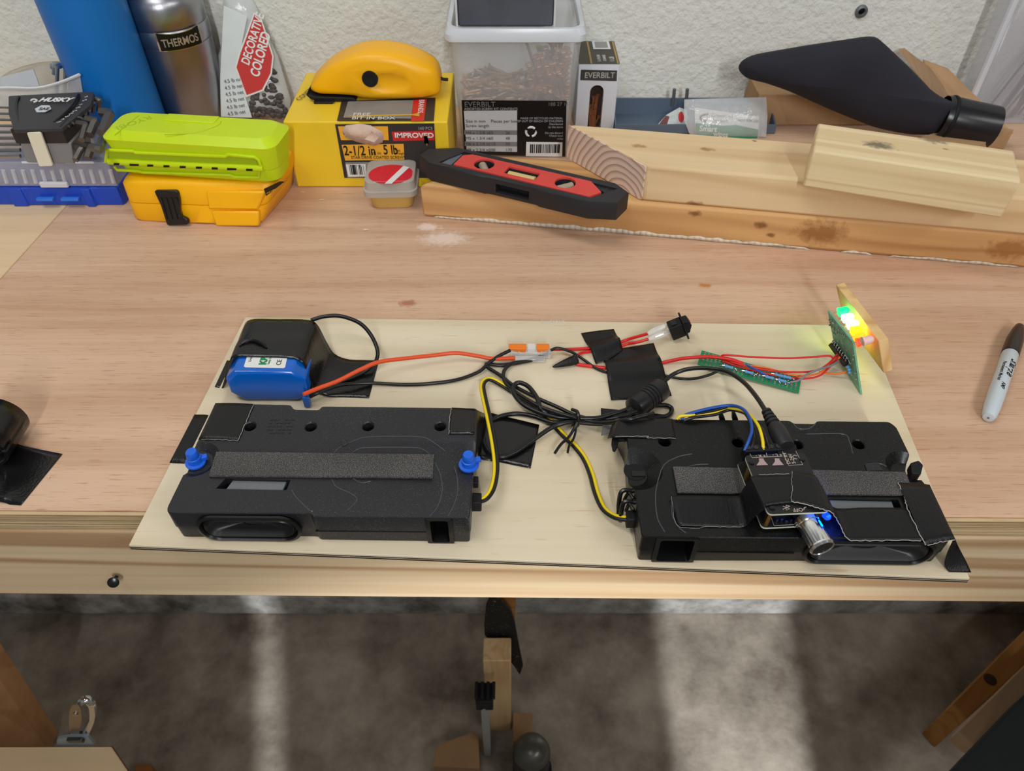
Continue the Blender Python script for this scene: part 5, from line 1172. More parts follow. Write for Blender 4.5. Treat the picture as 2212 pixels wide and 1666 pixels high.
W([(1190, 757, .013), (1205, 752, .014), (1235, 761, .012), (1262, 778, .009), (1290, 797, .0078), (1320, 806, .0068), (1380, 808, .0068), (1430, 811, .0070), (1470, 818, .009), (1500, 818, .009), (1530, 811, .010), (1550, 802, .012)], .0012, WBLK, 'thin black wire crossing under the large tape square')
W([(1188, 762, .010), (1160, 773, .009), (1120, 784, .008), (1080, 789, .008), (1052, 786, .009), (1055, 795, .010), (1080, 811, .011), (1112, 835, .012), (1160, 860, .013), (1205, 880, .013), (1243, 897, .013), (1290, 907, .014), (1340, 901, .018), (1380, 886, .018)], .0016, WBLK, 'black cable strand from the splice connector through the twist tie')
W([(1175, 772, .009), (1140, 780, .0085), (1106, 786, .009), (1090, 800, .010), (1088, 818, .011), (1100, 836, .012), (1130, 858, .015), (1175, 882, .016), (1243, 903, .016), (1300, 914, .020), (1350, 908, .036), (1385, 900, .038), (1412, 893, .037)], .0016, WBLK, 'black cable strand curving down beside the splice connector')
W([(1243, 905, .011), (1200, 900, .012), (1160, 889, .013), (1128, 872, .014), (1110, 850, .015), (1110, 834, .016), (1122, 827, .017), (1142, 836, .017), (1160, 860, .017), (1170, 885, .015), (1200, 900, .010), (1243, 912, .010)], .0019, WBLK, 'small black cable loop above the twist tie')
W([(1243, 910, .0105), (1195, 913, .010), (1150, 899, .009), (1112, 894, .0085), (1075, 902, .0085), (1052, 920, .0085), (1044, 945, .0085), (1052, 972, .0085), (1080, 987, .0085), (1112, 978, .009), (1150, 952, .010), (1190, 925, .012), (1220, 914, .014), (1243, 911, .014)], .0018, WBLK, 'black cable loop lying on the tape between the speakers')
W([(1243, 903, .018), (1290, 903, .018), (1330, 893, .018), (1362, 882, .017), (1378, 876, .017)], .0017, WBLK, 'black cable strand from the twist tie to the ferrite')
W([(1243, 912, .010), (1290, 916, .010), (1320, 914, .010), (1350, 908, .009), (1385, 905, .0085), (1418, 903, .0085), (1444, 897, .0085), (1451, 884, .0085), (1440, 876, .009), (1415, 876, .010)], .0018, WBLK, 'black cable loop passing behind the right speaker')
W([(1428, 838, .018), (1440, 820, .020), (1460, 806, .022), (1490, 797, .026), (1530, 796, .030), (1570, 803, .034), (1605, 825, .040), (1632, 855, .047), (1655, 890, .052)], .0017, WBLK, 'thick black power cable arching from the ferrite to the barrel plug', 'power_cable', 'cable')
# ferrite
fe = thing('ferrite_bead', P(1398, 870, T_B), 'black ribbed ferrite cylinder on the power cable', 'ferrite')
fa_, fb_2 = P(1366, 885, .0165), P(1430, 838, .0165); ax = (fb_2-fa_); Lx = ax.length; ax.normalize()
pr = [(.003, -.006), (.0032, -.001), (.0062, 0), (.0088, .002), (.0092, .004)]
for i in range(4): t_ = Lx*.38 + i*Lx*.09; pr += [(.0092, t_), (.0084, t_+.0005), (.0084, t_+.0012), (.0092, t_+.0017)]
pr += [(.0092, Lx-.003), (.0086, Lx-.001), (.006, Lx), (.0025, Lx+.001)]
MB().lathe(fa_, ax, pr, 32).build('core_shell', mat('ferrite_black', (26, 26, 28), .35), fe, smooth=35)
for t_ in (.22, .72):
    q_ = fa_ + ax*Lx*t_ + V((-.002, -.0015, .0088)); MB().ball(q_, .0010, .0010, .0006, 8).build('pin_mark', BLACKG, fe)
# twist tie
tw = thing('twist_tie', P(1243, 905, T_B), 'black twist tie knotted around the cable bundle', 'twist tie')
MB().tube([P(1236, 885, .020), P(1247, 890, .024), P(1250, 905, .022), P(1247, 920, .014), P(1238, 918, .008)], .0014, 8, 6).build('knot', WBLK, tw)
MB().tube([P(1247, 912, .020), P(1238, 930, .016), P(1228, 945, .014), P(1212, 960, .013), P(1198, 980, .011)], .0011, 6, 6).build('tail', WBLK, tw)
MB().tube([P(1246, 914, .019), P(1243, 935, .015), P(1238, 950, .013), P(1230, 962, .012), P(1226, 979, .010)], .0009, 6, 6).build('tail', WBLK, tw)
# yellow and black twin cable: two joined strands
tc = thing('twin_cable', P(1160, 950, T_B), 'yellow and black twin cable joining the two speakers across the board', 'cable')
base = [(1032, 1083, .020), (1050, 1076, .020), (1064, 1055, .020), (1071, 1020, .020), (1070, 985, .021), (1064, 945, .022), (1055, 900, .022), (1046, 860, .018), (1042, 835, .014), (1048, 822, .012), (1062, 820, .010), (1085, 832, .009), (1110, 848, .008), (1150, 872, .0078), (1180, 900, .0078), (1210, 933, .0078), (1240, 962, .0078), (1262, 990, .008), (1277, 1025, .009), (1288, 1065, .011), (1303, 1098, .014), (1325, 1115, .017), (1345, 1120, .019), (1362, 1120, .020)]
pts_ = [P(*p) for p in base]
def offs(pts, d):
    o = []
    for i, p in enumerate(pts):
        t_ = (pts[min(i+1, len(pts)-1)] - pts[max(i-1, 0)]); s_ = V((t_.y, -t_.x, 0)).normalized(); o.append(p + s_*d)
    return o
MB().tube(offs(pts_, -.0012), .0013, 8, 8).build('yellow_strand', WYEL, tc, smooth=80)
MB().tube(offs(pts_, .0012), .0013, 8, 8).build('black_strand', WBLK, tc, smooth=80)
# amplifier leads
for pts, m, lb_ in (([(1472, 906, .036), (1480, 897, .038), (1505, 889, .040), (1545, 880, .042), (1580, 876, .044), (1605, 884, .050), (1620, 905, .056), (1624, 930, .058), (1618, 950, .058), (1608, 974, .054)], WBLU, 'blue lead arching over the back of the right speaker into the amplifier'),
    ([(1485, 908, .036), (1500, 897, .038), (1545, 886, .040), (1580, 879, .041), (1606, 890, .048), (1622, 915, .054), (1629, 945, .057), (1622, 973, .054)], WBLK, 'black lead beside the blue lead into the amplifier'),
    ([(1462, 905, .036), (1472, 899, .038), (1510, 896, .038), (1545, 891, .038), (1575, 883, .040), (1610, 890, .050), (1635, 915, .058), (1646, 945, .058), (1649, 974, .054)], WYEL, 'yellow lead arching over the back of the right speaker into the amplifier'),
    ([(1478, 908, .036), (1500, 902, .038), (1545, 896, .038), (1578, 886, .040), (1612, 895, .049), (1640, 920, .057), (1655, 945, .058), (1662, 973, .054)], WBLK, 'black lead beside the yellow lead into the amplifier')):
    W(pts, .0011, m, lb_)
# plug
pg = thing('barrel_plug', P(1680, 930, .05), 'black barrel power plug pushed into the back of the amplifier', 'plug')
pa_, pb3 = P(1654, 886, .0525), P(1698, 966, .0535); ax = pb3-pa_; Lx = ax.length; ax.normalize()
pr = [(.002, 0)]
for i in range(4): pr += [(.0034+.0004*i, .001+.0035*i), (.0034+.0004*i, .0028+.0035*i), (.0026+.0004*i, .0029+.0035*i), (.0026+.0004*i, .0044+.0035*i)]
pr += [(.0050, .0155), (.0058, .020), (.0060, Lx-.001), (.0054, Lx)]
MB().lathe(pa_, ax, pr, 28).build('strain_relief', mat('plug_black', (34, 34, 36), .5), pg, smooth=35)

# ================================================================ splice connector
sc_ = thing('splice_connector', P(1145, 765, T_B), 'clear splice connector with two orange levers joining the thick wires', 'connector')
sa_, sb2 = P(1102, 762, .010), P(1190, 762, .010); sfm = Fr(sa_, sb2-sa_, V((0, 1, 0)).cross(V((0, 0, 0))) if False else V((0, 1, 0)))
Ls = (sb2-sa_).length; CLR = mat('clear_nylon', (240, 240, 238), .12, trans=.0, alpha=.42, spec=.9)
MB().box(sfm, 0, Ls, -.004, .004, -.003, .0035).build('clear_housing', CLR, sc_, bevel=.0006)
MB().box(sfm, Ls*.12, Ls*.85, -.009, -.0042, -.0032, .0008).build('clear_housing', CLR, sc_, bevel=.0006)
MB().box(sfm, Ls*.42, Ls*.62, -.0035, .0035, .0036, .0075).build('clear_centre', CLR, sc_, bevel=.0004)
ORL = mat('lever_orange', (238, 122, 25), .4)
for s0, s1, s2 in ((-.04, .40, .36), (.96, .64, .68)):
    MB().prism([sfm.p(Ls*s0, -.0034, .0072), sfm.p(Ls*s1, -.0034, .0072), sfm.p(Ls*s2, -.0034, .0022), sfm.p(Ls*(s1*.6+s0*.4), -.0034, .0030)], sfm.v*.0068).build('orange_lever', ORL, sc_, bevel=.0004)
for e_ in (.02, .2, .75, .93):
    MB().box(sfm, Ls*e_, Ls*e_+.0012, -.0042, .0042, -.003, .0045).build('housing_rib', CLR, sc_)
te = thing('taped_joint', P(1222, 786, T_B), 'small black taped wire joint lying beside the splice connector', 'wire joint')
ta_, tb_2 = P(1194, 793, .009), P(1246, 777, .010)
MB().lathe(ta_, tb_2-ta_, [(.0006, 0), (.0014, .002), (.0028, .009), (.0040, .016), (.0040, (tb_2-ta_).length-.003), (.0046, (tb_2-ta_).length-.002), (.0046, (tb_2-ta_).length)], 7).build('tape_wrap', TAPE, te, smooth=20)

# ================================================================ rocker switch
swp = P(1462, 708, .020); swd = (P(1490, 694, .024) - P(1440, 714, .016)).normalized()
sw = thing('rocker_switch', V((swp.x, swp.y, ZB+T_B)), 'small black rocker switch on red wires above the tape square', 'switch')
SFr = Fr(swp, swd, V((0, 0, 1)))
MB().box(SFr, -.0065, .0050, -.0085, .0065, -.0050, .0050).build('switch_body', BLACKM, sw, bevel=.0006)
MB().box(SFr, -.004, .001, .0066, .0074, -.003, .003).build('clip', BLACKG, sw)
MB().box(SFr, .0051, .0066, -.0115, .0095, -.0068, .0068).build('flange', BLACKM, sw, bevel=.0003)
MB().prism([SFr.p(.0067, -.0075, .0042), SFr.p(.0067, .0065, .0042), SFr.p(.0105, .0060, .0042), SFr.p(.0120, 0, .0042), SFr.p(.0090, -.0070, .0042)], SFr.n*-.0084).build('rocker', BLACKM, sw, bevel=.0004)
SHR = mat('clear_shrink', (238, 234, 228), .12, alpha=.5, spec=.9)
for (a_, b_) in (((1398, 722, .018), (1446, 701, .021)), ((1400, 734, .015), (1450, 715, .016))):
    MB().tube([P(*a_), P((a_[0]+b_[0])/2, (a_[1]+b_[1])/2, a_[2]+.001), P(*b_)], lambda t: .0017 + .0014*math.sin(math.pi*min(1, t*1.1)), 10, 6).build('shrink_sleeve', SHR, sw)
    p0, p1 = P(*a_), P(*b_); MB().tube([p0.lerp(p1, .3), p0.lerp(p1, 1.05)], .0007, 6, 1).build('terminal', CHROME, sw)

# ================================================================ strip board with resistors
def pcbmat(name, col, hole, sc):
    m, N, L, b = nt(name); b.inputs['Roughness'].default_value = .35
    tc = N.new('ShaderNodeTexCoord'); v = N.new('ShaderNodeTexVoronoi'); v.inputs['Scale'].default_value = sc; v.inputs['Randomness'].default_value = 0; L.new(tc.outputs['Object'], v.inputs[0])
    r = N.new('ShaderNodeValToRGB'); r.color_ramp.elements[0].color = lin(hole); r.color_ramp.elements[1].color = lin(col); r.color_ramp.elements[0].position = .30; r.color_ramp.elements[1].position = .36
    L.new(v.outputs[0], r.inputs[0]); L.new(r.outputs[0], b.inputs['Base Color']); return m
GRN = mat('pcb_green', (20, 130, 82), .35); PAD = mat('pad_tin', (165, 170, 160), .3, .8); LGN = mat('pcb_edge', (120, 190, 150), .5)
g0, g1, g2, g3 = P(1507, 786, .0125), P(1726, 848, .009), P(1730, 821, .009), P(1517, 757, .0125)
cg = (g0+g1+g2+g3)/4
pf = thing('strip_circuit_board', V((cg.x, cg.y, ZB+T_B)), 'narrow green prototype circuit board with blue resistors lying on the board', 'circuit board')
Gf = Fr(g0, g1-g0, g3-g0); Lg = (g1-g0).length; Wg = (g3-g0).dot(Gf.v)
MB().box(Gf, 0, Lg, 0, Wg, -.0014, 0).build('green_board', GRN, pf, bevel=.0003)
nx = 24
def pads(sel):
    mb = MB()
    for i, j in sel:
        q_ = Gf.p(Lg*(i+1)/(nx+1), Wg*(j+1)/8, .0001); mb.lathe(q_, Gf.n, [(.0009, 0), (.0008, .0002)], 8)
    return mb
o = pads([(i, j) for i in range(nx) for j in range(7)]).build('solder_pads', PAD, pf, smooth=0); o['kind'] = 'stuff'
random.seed(4)
for i, (a, c_) in enumerate(((.30, .22), (.50, .24), (.70, .28), (.82, .30), (.86, .62), (.78, .60))):
    q_ = Gf.p(Lg*a, Wg*c_, .0024); d = Gf.u
    MB().tube([q_ - d*.0075 - Gf.n*.002, q_ - d*.005, q_ + d*.005, q_ + d*.0075 - Gf.n*.002], .0004, 6, 3).build('resistor_lead', SOLDER, pf)
    MB().lathe(q_ - d*.0034, d, [(.0009, 0), (.0014, .0004), (.0014, .0014), (.0011, .0018), (.0011, .005), (.0014, .0054), (.0014, .0064), (.0009, .0068)], 12).build('resistor', RESB, pf, smooth=50)
for i in range(24):
    q_ = Gf.p(Lg*random.uniform(.2, .95), Wg*random.uniform(.2, .75), .0006); MB().ball(q_, .0011, .0009, .0009, 7).build('solder_joint', SOLDER, pf)
for pts, m, lb_ in (([(1558, 769, .016), (1570, 767, .018), (1620, 771, .018), (1700, 774, .018), (1760, 771, .020), (1790, 769, .022), (1800, 774, .022)], WRED, 'thin dark red wire arching above the strip board to the LED board'),
    ([(1560, 775, .014), (1600, 788, .015), (1660, 800, .015), (1720, 804, .015), (1765, 800, .017), (1790, 785, .020), (1808, 766, .022)], WRED, 'upper red wire curving from the strip board to the LED board'),
    ([(1560, 780, .013), (1610, 796, .012), (1670, 810, .012), (1730, 818, .011), (1770, 812, .013), (1795, 790, .018), (1812, 770, .020)], WRED, 'lower red wire curving from the strip board to the LED board'),
    ([(1620, 790, .013), (1660, 796, .013), (1700, 808, .012), (1735, 812, .012), (1770, 806, .014), (1800, 782, .018), (1815, 772, .020)], WORA, 'orange wire lying among the red wires on the strip board'),
    ([(1770, 803, .010), (1790, 807, .010), (1815, 807, .012), (1835, 800, .016)], WORA, 'short orange wire at the foot of the LED board'),
    ([(1706, 826, .012), (1725, 822, .014), (1745, 808, .018), (1770, 798, .020), (1795, 790, .020), (1812, 780, .020)], WGRY, 'grey wire from the end of the strip board to the LED board'),
    ([(1612, 788, .016), (1628, 796, .016), (1650, 808, .014), (1664, 818, .011)], WBLU, 'short dark blue jumper wire across the strip board')):
    W(pts, .0008 if m not in (WGRY,) else .0009, m, lb_, 'jumper_wire', k=8)

# ================================================================ LED board and wooden face
D0 = P(1806, 768, T_B+.001); D1 = P(1859, 853, T_B+.001)
B1 = P(1842, 739, .046); A1 = P(1788, 672, .046)
def quadfit(): return [D1, D0, A1, B1]
ctr = (D0+D1)/2
lb2 = thing('led_board', V((ctr.x, ctr.y, ZB+T_B)), 'small green LED circuit board standing upright with a black chip and lit LEDs', 'circuit board')
LF = Fr(D1, D0-D1, (B1-D1)); nl = LF.n
side = nl if nl.x < 0 else -nl                           # chip side faces left
MB().prism([D1, D0, A1, B1], -side*.0014).build('green_board', mat('pcb_matte', (112, 172, 140), .5, var=.15, vscale=200), lb2)
def lp(x, y, d): return PL(x, y, LF.o, LF.n) + side*d
for i in range(46):
    t_ = random.random(); s_ = random.random(); q_ = A1.lerp(B1, s_).lerp(D0.lerp(D1, s_), t_*.75+.05) + side*.0008
    MB().ball(q_, .0009, k=6).build('solder_joint', SOLDER, lb2)
ch = [lp(1799, 743, .001), lp(1805, 738, .001), lp(1838, 782, .001), lp(1832, 790, .001)]
MB().prism(ch, side*.003).build('chip', BLACKM, lb2, bevel=.0002)
for i in range(8):
    t_ = (i+.5)/8; a = ch[1].lerp(ch[2], t_); up2 = (A1-D0).normalized(); MB().tube([a + side*.002, a + side*.002 + up2*.0022, a + up2*.0034 + side*.0004], .0005, 6, 2).build('chip_pin', SOLDER, lb2)
for q_ in ((1838, 792), (1841, 797), (1842, 803)): MB().ball(lp(*q_, .0025), .0015, k=8).build('resistor', RESB, lb2)
MB().tube([lp(1826, 745, .001), lp(1832, 765, .002), lp(1838, 775, .002), lp(1838, 785, .001)], .0005, 6, 4).build('jumper', SOLDER, lb2)
# wooden face plate standing to the right
off = -side*.017
wp_ = [(1806, 614), (1817, 612), (1898, 736), (1908, 806), (1880, 770), (1850, 728)]
fpn = LF.n; fo = LF.o + off
wpt = [PL(x, y, fo, fpn) for x, y in ((1805, 615), (1898, 737), (1908, 806), (1868, 752), (1822, 690))]
mn = min(p.z for p in wpt)
wf = thing('wooden_face_plate', V((sum(p.x for p in wpt)/5, sum(p.y for p in wpt)/5, mn)), 'small light wooden plate standing behind the lit LEDs at the right', 'wooden plate')
WPM = wood('plate_wood', (232, 196, 140), (196, 148, 92), gs=(90, 90, 8), ring=(14, 14, 1), amt=.6)
MB().prism(wpt, -side*.0075).build('plate', WPM, wf, bevel=.0006)
# LEDs between board and plate
def led(x, y, col, es, label):
    q_ = PL(x, y, LF.o + off*.55, LF.n)
    t_ = thing('led', q_, label, 'LED')
    m = mat('led_' + label.split()[0] + str(x), col, .3, emit=col, es=es)
    d = -side; MB().lathe(q_ - d*.004, d, [(.0038, 0), (.0038, .001), (.0034, .0011), (.0034, .0055), (.0025, .0078), (.0008, .0088)], 16).build('lens', m, t_, smooth=50)
    for k in (-.0010, .0010): 
        z_ = V((0, 0, k)); MB().tube([q_ - d*.004 + z_, q_ - d*.0085 + z_], .0003, 5, 1).build('lead', SOLDER, t_)
led(1822, 672, (0, 235, 95), 3.2, 'green lit LED, topmost in the row beside the wooden plate')
led(1832, 686, (110, 255, 120), 15, 'white glowing LED below the green one beside the wooden plate')
led(1842, 700, (255, 250, 90), 15, 'brightest yellow white LED in the middle of the row')
led(1850, 713, (255, 185, 10), 4, 'yellow lit LED below the bright middle one')
led(1856, 726, (255, 120, 10), 4, 'orange lit LED above the red one')
led(1862, 738, (235, 50, 30), 2.5, 'red LED at the lower end of the row')
led(1874, 735, (240, 200, 195), 0, 'unlit clear pink LED touching the wooden plate')
for x, y, col, e in ((1826, 676, (.1, 1, .35), 0.004), (1852, 714, (1, .55, .03), .004)):
    pl_ = bpy.data.lights.new('led_glow', 'POINT'); pl_.energy = e; pl_.color = col; pl_.shadow_soft_size = .004
    po_ = bpy.data.objects.new('led_glow', pl_); C.objects.link(po_); po_.location = PL(x, y, LF.o + off*.8, LF.n)

# ================================================================ amplifier
AZ0, AZ1 = ZS + .0045, ZS + .0215
a_ = [P(1608, 984, AZ1), P(1738, 978, AZ1), P(1792, 1105, AZ1), P(1660, 1111, AZ1)]
amp = thing('amplifier_board', V((sum(p.x for p in a_)/4, sum(p.y for p in a_)/4, ZB+ZS)), 'stacked black two layer amplifier board with chrome volume knob on the right speaker', 'amplifier')
AMB = mat('amp_black', (26, 25, 25), .4, var=.1); EDG = mat('amp_edge', (205, 210, 190), .6)
MB().prism(rpoly(a_, .003, 3), (0, 0, -.0003)).build('top_layer_face', AMB, amp)
MB().prism([p - V((0, 0, .0018)) for p in rpoly(a_, .003, 3)], (0, 0, .0014)).build('top_layer', EDG, amp)
l_ = [P(1592, 998, AZ0), P(1722, 995, AZ0), P(1776, 1134, AZ0), P(1646, 1140, AZ0)]
MB().prism(rpoly(l_, .003, 3), (0, 0, -.0003)).build('lower_layer_face', AMB, amp)
MB().prism([p - V((0, 0, .0018)) for p in rpoly(l_, .003, 3)], (0, 0, .0014)).build('lower_layer', EDG, amp)
AF = Fr(V((a_[0].x, a_[0].y, ZB+AZ1)), a_[1]-a_[0], a_[0]-a_[3])
for x, y in ((1624, 1000), (1733, 993), (1668, 1098)):
    q_ = AF.px(x, y) if y > 1050 else AF.px(x, y)
    MB().lathe(q_ - V((0, 0, .0169)), V((0, 0, 1)), [(.0019, 0), (.0019, .0150)], 6).build('brass_standoff', BRASS, amp, smooth=0)
    MB().lathe(q_, V((0, 0, 1)), [(.0018, .0001), (.0018, .0007), (.0009, .0009)], 16).build('screw_head', BLACKG, amp)
# terminals at the back
tm0, tm1 = P(1610, 978, AZ1-.002), P(1692, 974, AZ1-.002); tfr = Fr(tm0, tm1-tm0, V((0, 0, 1))); Lt = (tm1-tm0).length
MB().box(tfr, 0, Lt, -.009, .0012, -.006, 0).build('terminal_block', BLACKM, amp, bevel=.0004)
for i in range(5):
    MB().lathe(tfr.p(Lt*(i+.5)/5, .0013, -.003), V((0, 0, 1)), [(.0018, 0), (.0018, .0003)], 12).build('terminal_screw', mat('screw_dim', (70, 68, 66), .3, .8) if i == 0 else bpy.data.materials['screw_dim'], amp)
MB().box(hz(P(1700, 978, AZ1-.004), -4), -.0065, .0065, -.003, .006, -.008, .002).build('power_jack', BLACKM, amp, bevel=.0005)
def at(x, y): return AF.uv(x, y)
for s_, x, y, z_, rot in (('+ R -', 1652, 980, .0034, 180), ('+ L -', 1687, 978, .0034, 180)):
    a, c_ = at(x, y); text(s_, AF, a, c_-.001, z_*.95, SILK, amp, n=.0002, rot=rot)
a, c_ = at(1708, 1003); text('DC IN\n5-24V', AF, a, c_, .0034, SILK, amp, n=.0002, rot=92)
def line(pts, r=.00018): MB().tube([AF.p(*at(*p), .0001) for p in pts], r, 4, 1).build('print_line', SILK, amp)
line([(1620, 981), (1624, 989), (1690, 986)]); line([(1655, 979), (1657, 987)]); line([(1690, 976), (1704, 1006), (1734, 1004), (1719, 975)])
for x in (1646, 1680):
    MB().poly([AF.p(*at(a, b_), .0002) for a, b_ in ((x-7, 991), (x+3, 991), (x+5, 996), (x+13, 1005), (x-12, 1006), (x-6, 997))]).build('speaker_symbol', mat('symbol_pink', (170, 145, 145), .5), amp)
c1_ = AF.p(*at(1718, 988), .0002)
MB().tube([c1_ + AF.u*.0016*math.cos(k*.9+.6) + AF.v*.0016*math.sin(k*.9+.6) for k in range(6)], .0002, 4, 3).build('polarity_mark', SILK, amp)
a, c_ = at(1695, 1100); 
MB().tube([AF.p(*at(*p), .0002) for p in ((1691, 1101), (1706, 1094), (1698, 1092), (1698, 1103), (1706, 1100), (1691, 1094))], .0002, 4, 1).build('wireless_mark', SILK, amp)
a, c_ = at(1733, 1098); text('OFF', AF, a, c_, .0036, SILK, amp, n=.0002, rot=180)
MB().tube([AF.p(*at(*p), .0002) for p in ((1741, 1096), (1737, 1098), (1736, 1102))], .0003, 4, 3).build('arrow_mark', SILK, amp)
for i in range(9):
    q_ = P(1672 + i*5, 1124 + (i % 3)*2, AZ0+.0012); MB().box(hz(q_), 0, .0016, 0, .0010, -.001, .0002).build('tiny_component', SOLDER if i % 2 else BLACKG, amp)
MB().tube([P(1666, 1119, AZ0+.0002), P(1672, 1136, AZ0+.0002), P(1722, 1133, AZ0+.0002), P(1718, 1120, AZ0+.0002)], .0002, 4, 1).build('print_line', SILK, amp)
MB().box(hz(P(1735, 1110, AZ0+.004), 0), -.006, .006, -.001, .007, -.0035, .006).build('volume_pot', GREYM, amp, bevel=.0005)
ka, kb_ = P(1738, 1118, AZ0+.006), P(1778, 1186, AZ0+.0050)
kd = (kb_-ka).normalized(); Lk = (kb_-ka).length
MB().lathe(ka, kd, [(.0030, -.004), (.0030, .0)], 16).build('pot_shaft', GREYM, amp)
kn = MB(); K = 48
prf = [(.0052, 0), (.0072, .0006), (.0072, .0045), (.0068, .005), (.0070, .0055), (.0070, Lk-.003), (.0076, Lk-.0026), (.0078, Lk-.0015), (.0072, Lk), (.0066, Lk), (.0062, Lk-.0008)]
loops = []; Nn = kd.orthogonal().normalized(); Bn = kd.cross(Nn)
for ri, (r_, t_) in enumerate(prf):
    L_ = []
    for j in range(K):
        rr = r_*(1 - (.035 if (j % 2 and 4 <= ri <= 5) else 0)); an = 2*math.pi*j/K; L_.append(ka + kd*t_ + Nn*rr*math.cos(an) + Bn*rr*math.sin(an))
    loops.append(L_)
kn.loft(loops); kn.build('volume_knob', mat('knob_chrome', (235, 235, 235), .16, 1), amp, smooth=25)
kno = amp.children[-1]
MB().lathe(ka + kd*(Lk-.0007), kd, [(.0062, 0), (.0061, .0003)], 40).build('knob_face', mat('knob_face_dark', (70, 72, 76), .22, 1), kno)
# blue light under the raised tape
q_ = P(1782, 1112, AZ0+.004)
MB().lathe(q_, V((.3, -1, .3)), [(.0022, 0), (.0022, .003), (.001, .0042)], 12).build('power_led', mat('led_power_blue', (20, 80, 255), .3, emit=(5, 40, 255), es=4), amp)
bl_l = bpy.data.lights.new('blue_glow', 'POINT'); bl_l.energy = .09; bl_l.color = (0, .08, 1); bl_l.shadow_soft_size = .002
blo = bpy.data.objects.new('blue_glow', bl_l); C.objects.link(blo); blo.location = P(1792, 1116, AZ0+.006)
# tape over the amplifier
z2_ = AZ1 + .0012; zs_ = ZS + .0008
tape([(1448, 1071, zs_+.0018), (1520, 1071, zs_+.0018), (1590, 1072, zs_+.0018), (1604, 1058, zs_+.009), (1620, 1034, z2_-.001), (1625, 1029, z2_), (1665, 1027, z2_), (1713, 1025, z2_)],
     [(1465, 1136, zs_), (1540, 1138, zs_), (1604, 1139, zs_), (1622, 1124, zs_+.007), (1650, 1100, z2_-.001), (1656, 1093, z2_), (1680, 1089, z2_), (1722, 1085, z2_)], 'black tape from the right speaker top over the left half of the amplifier', TAPE)
tape([(1710, 1018, z2_+.0004), (1735, 1022, z2_+.0006), (1758, 1026, z2_+.0006), (1775, 1050, z2_-.003), (1790, 1078, zs_+.009), (1805, 1098, zs_+.0005), (1860, 1097, zs_), (1920, 1097, zs_), (1966, 1098, zs_)],
     [(1709, 1084, z2_+.0004), (1740, 1090, z2_+.0006), (1775, 1100, z2_+.0006), (1797, 1108, z2_-.001), (1812, 1130, zs_+.010), (1832, 1165, zs_+.0005), (1870, 1168, zs_), (1940, 1168, zs_), (2000, 1168, zs_)], 'black tape from the amplifier down across the right speaker driver, torn white edge', TAPE, 6, 8)
tape([(1940, 1043, zs_+.0024), (1975, 1044, zs_+.0006), (2003, 1047, zs_), (2010, 1052, zs_-.002), (2022, 1090, zs_-.014)],
     [(1999, 1178, zs_-.0005), (2030, 1172, zs_), (2060, 1166, zs_), (2066, 1172, zs_-.003), (2072, 1190, zs_-.014)], 'black tape folded over the front right corner of the right speaker', TAPE)
tape([(2058, 1168, ZS-.003), (2046, 1195, .020), (2040, 1220, tb+.004), (2050, 1236, tb)], [(2065, 1170, ZS-.002), (2075, 1190, .018), (2088, 1215, tb+.004), (2098, 1237, tb)], 'black tape corner hanging from the right speaker to the board corner', TAPE)
def torn(pts, root_label, r=.0003):
    par = [q for q in C.objects if q.get('label') == root_label][0]
    pp = cr([P(*p) for p in pts], 8); pp = [p + V((random.uniform(-1, 1), random.uniform(-1, 1), 0))*.00035 for p in pp]
    MB().tube(pp, r*.6, 5, 2).build('torn_edge', TAPEEDGE, par)
LA1, LA2, LA3 = 'black tape from the right speaker top over the left half of the amplifier', 'black tape from the amplifier down across the right speaker driver, torn white edge', 'black tape folded over the front right corner of the right speaker'
torn([(1709, 1084, z2_+.001), (1740, 1090, z2_+.001), (1775, 1100, z2_+.001), (1797, 1108, z2_-.0005), (1812, 1130, zs_+.0105), (1832, 1165, zs_+.001), (1870, 1168, zs_), (1940, 1168, zs_), (1990, 1168, zs_)], LA2, .0004)
torn([(1710, 1018, z2_+.0008), (1711, 1050, z2_+.0008), (1709, 1084, z2_+.0008)], LA2, .0002)
torn([(1940, 1043, zs_+.003), (1953, 1072, zs_+.0012), (1960, 1098, zs_+.001), (1980, 1140, zs_+.001), (1999, 1178, zs_)], LA3, .0004)
torn([(2003, 1178, zs_), (2030, 1172, zs_+.0005), (2062, 1167, zs_+.0004)], LA3, .0003)
torn([(1640, 1026, z2_+.0005), (1665, 1025, z2_+.0005), (1705, 1024, z2_+.0005)], LA1, .0002)
torn([(1450, 1072, zs_+.002), (1465, 1136, zs_+.0003), (1540, 1138, zs_+.0003), (1600, 1139, zs_+.0003)], LA1, .00015)
torn([(549, 873, ZS+.001), (533, 908, ZS+.001), (515, 952, ZS+.001)], 'black tape wrapped over the back left corner of the left speaker', .0003)
torn([(515, 952, ZS+.001), (474, 950, ZS+.001), (436, 949, ZS+.001)], 'black tape wrapped over the back left corner of the left speaker', .0002)
torn([(975, 881, ZS+.001), (971, 910, ZS+.001), (970, 938, ZS+.001)], 'black tape running from the left speaker onto the board below the cable loop', .0003)
torn([(1328, 944, ZS+.001), (1397, 942, ZS+.001), (1400, 946, ZS+.001), (1460, 947, ZS+.001)], 'black tape over the back left corner of the right speaker', .0002)

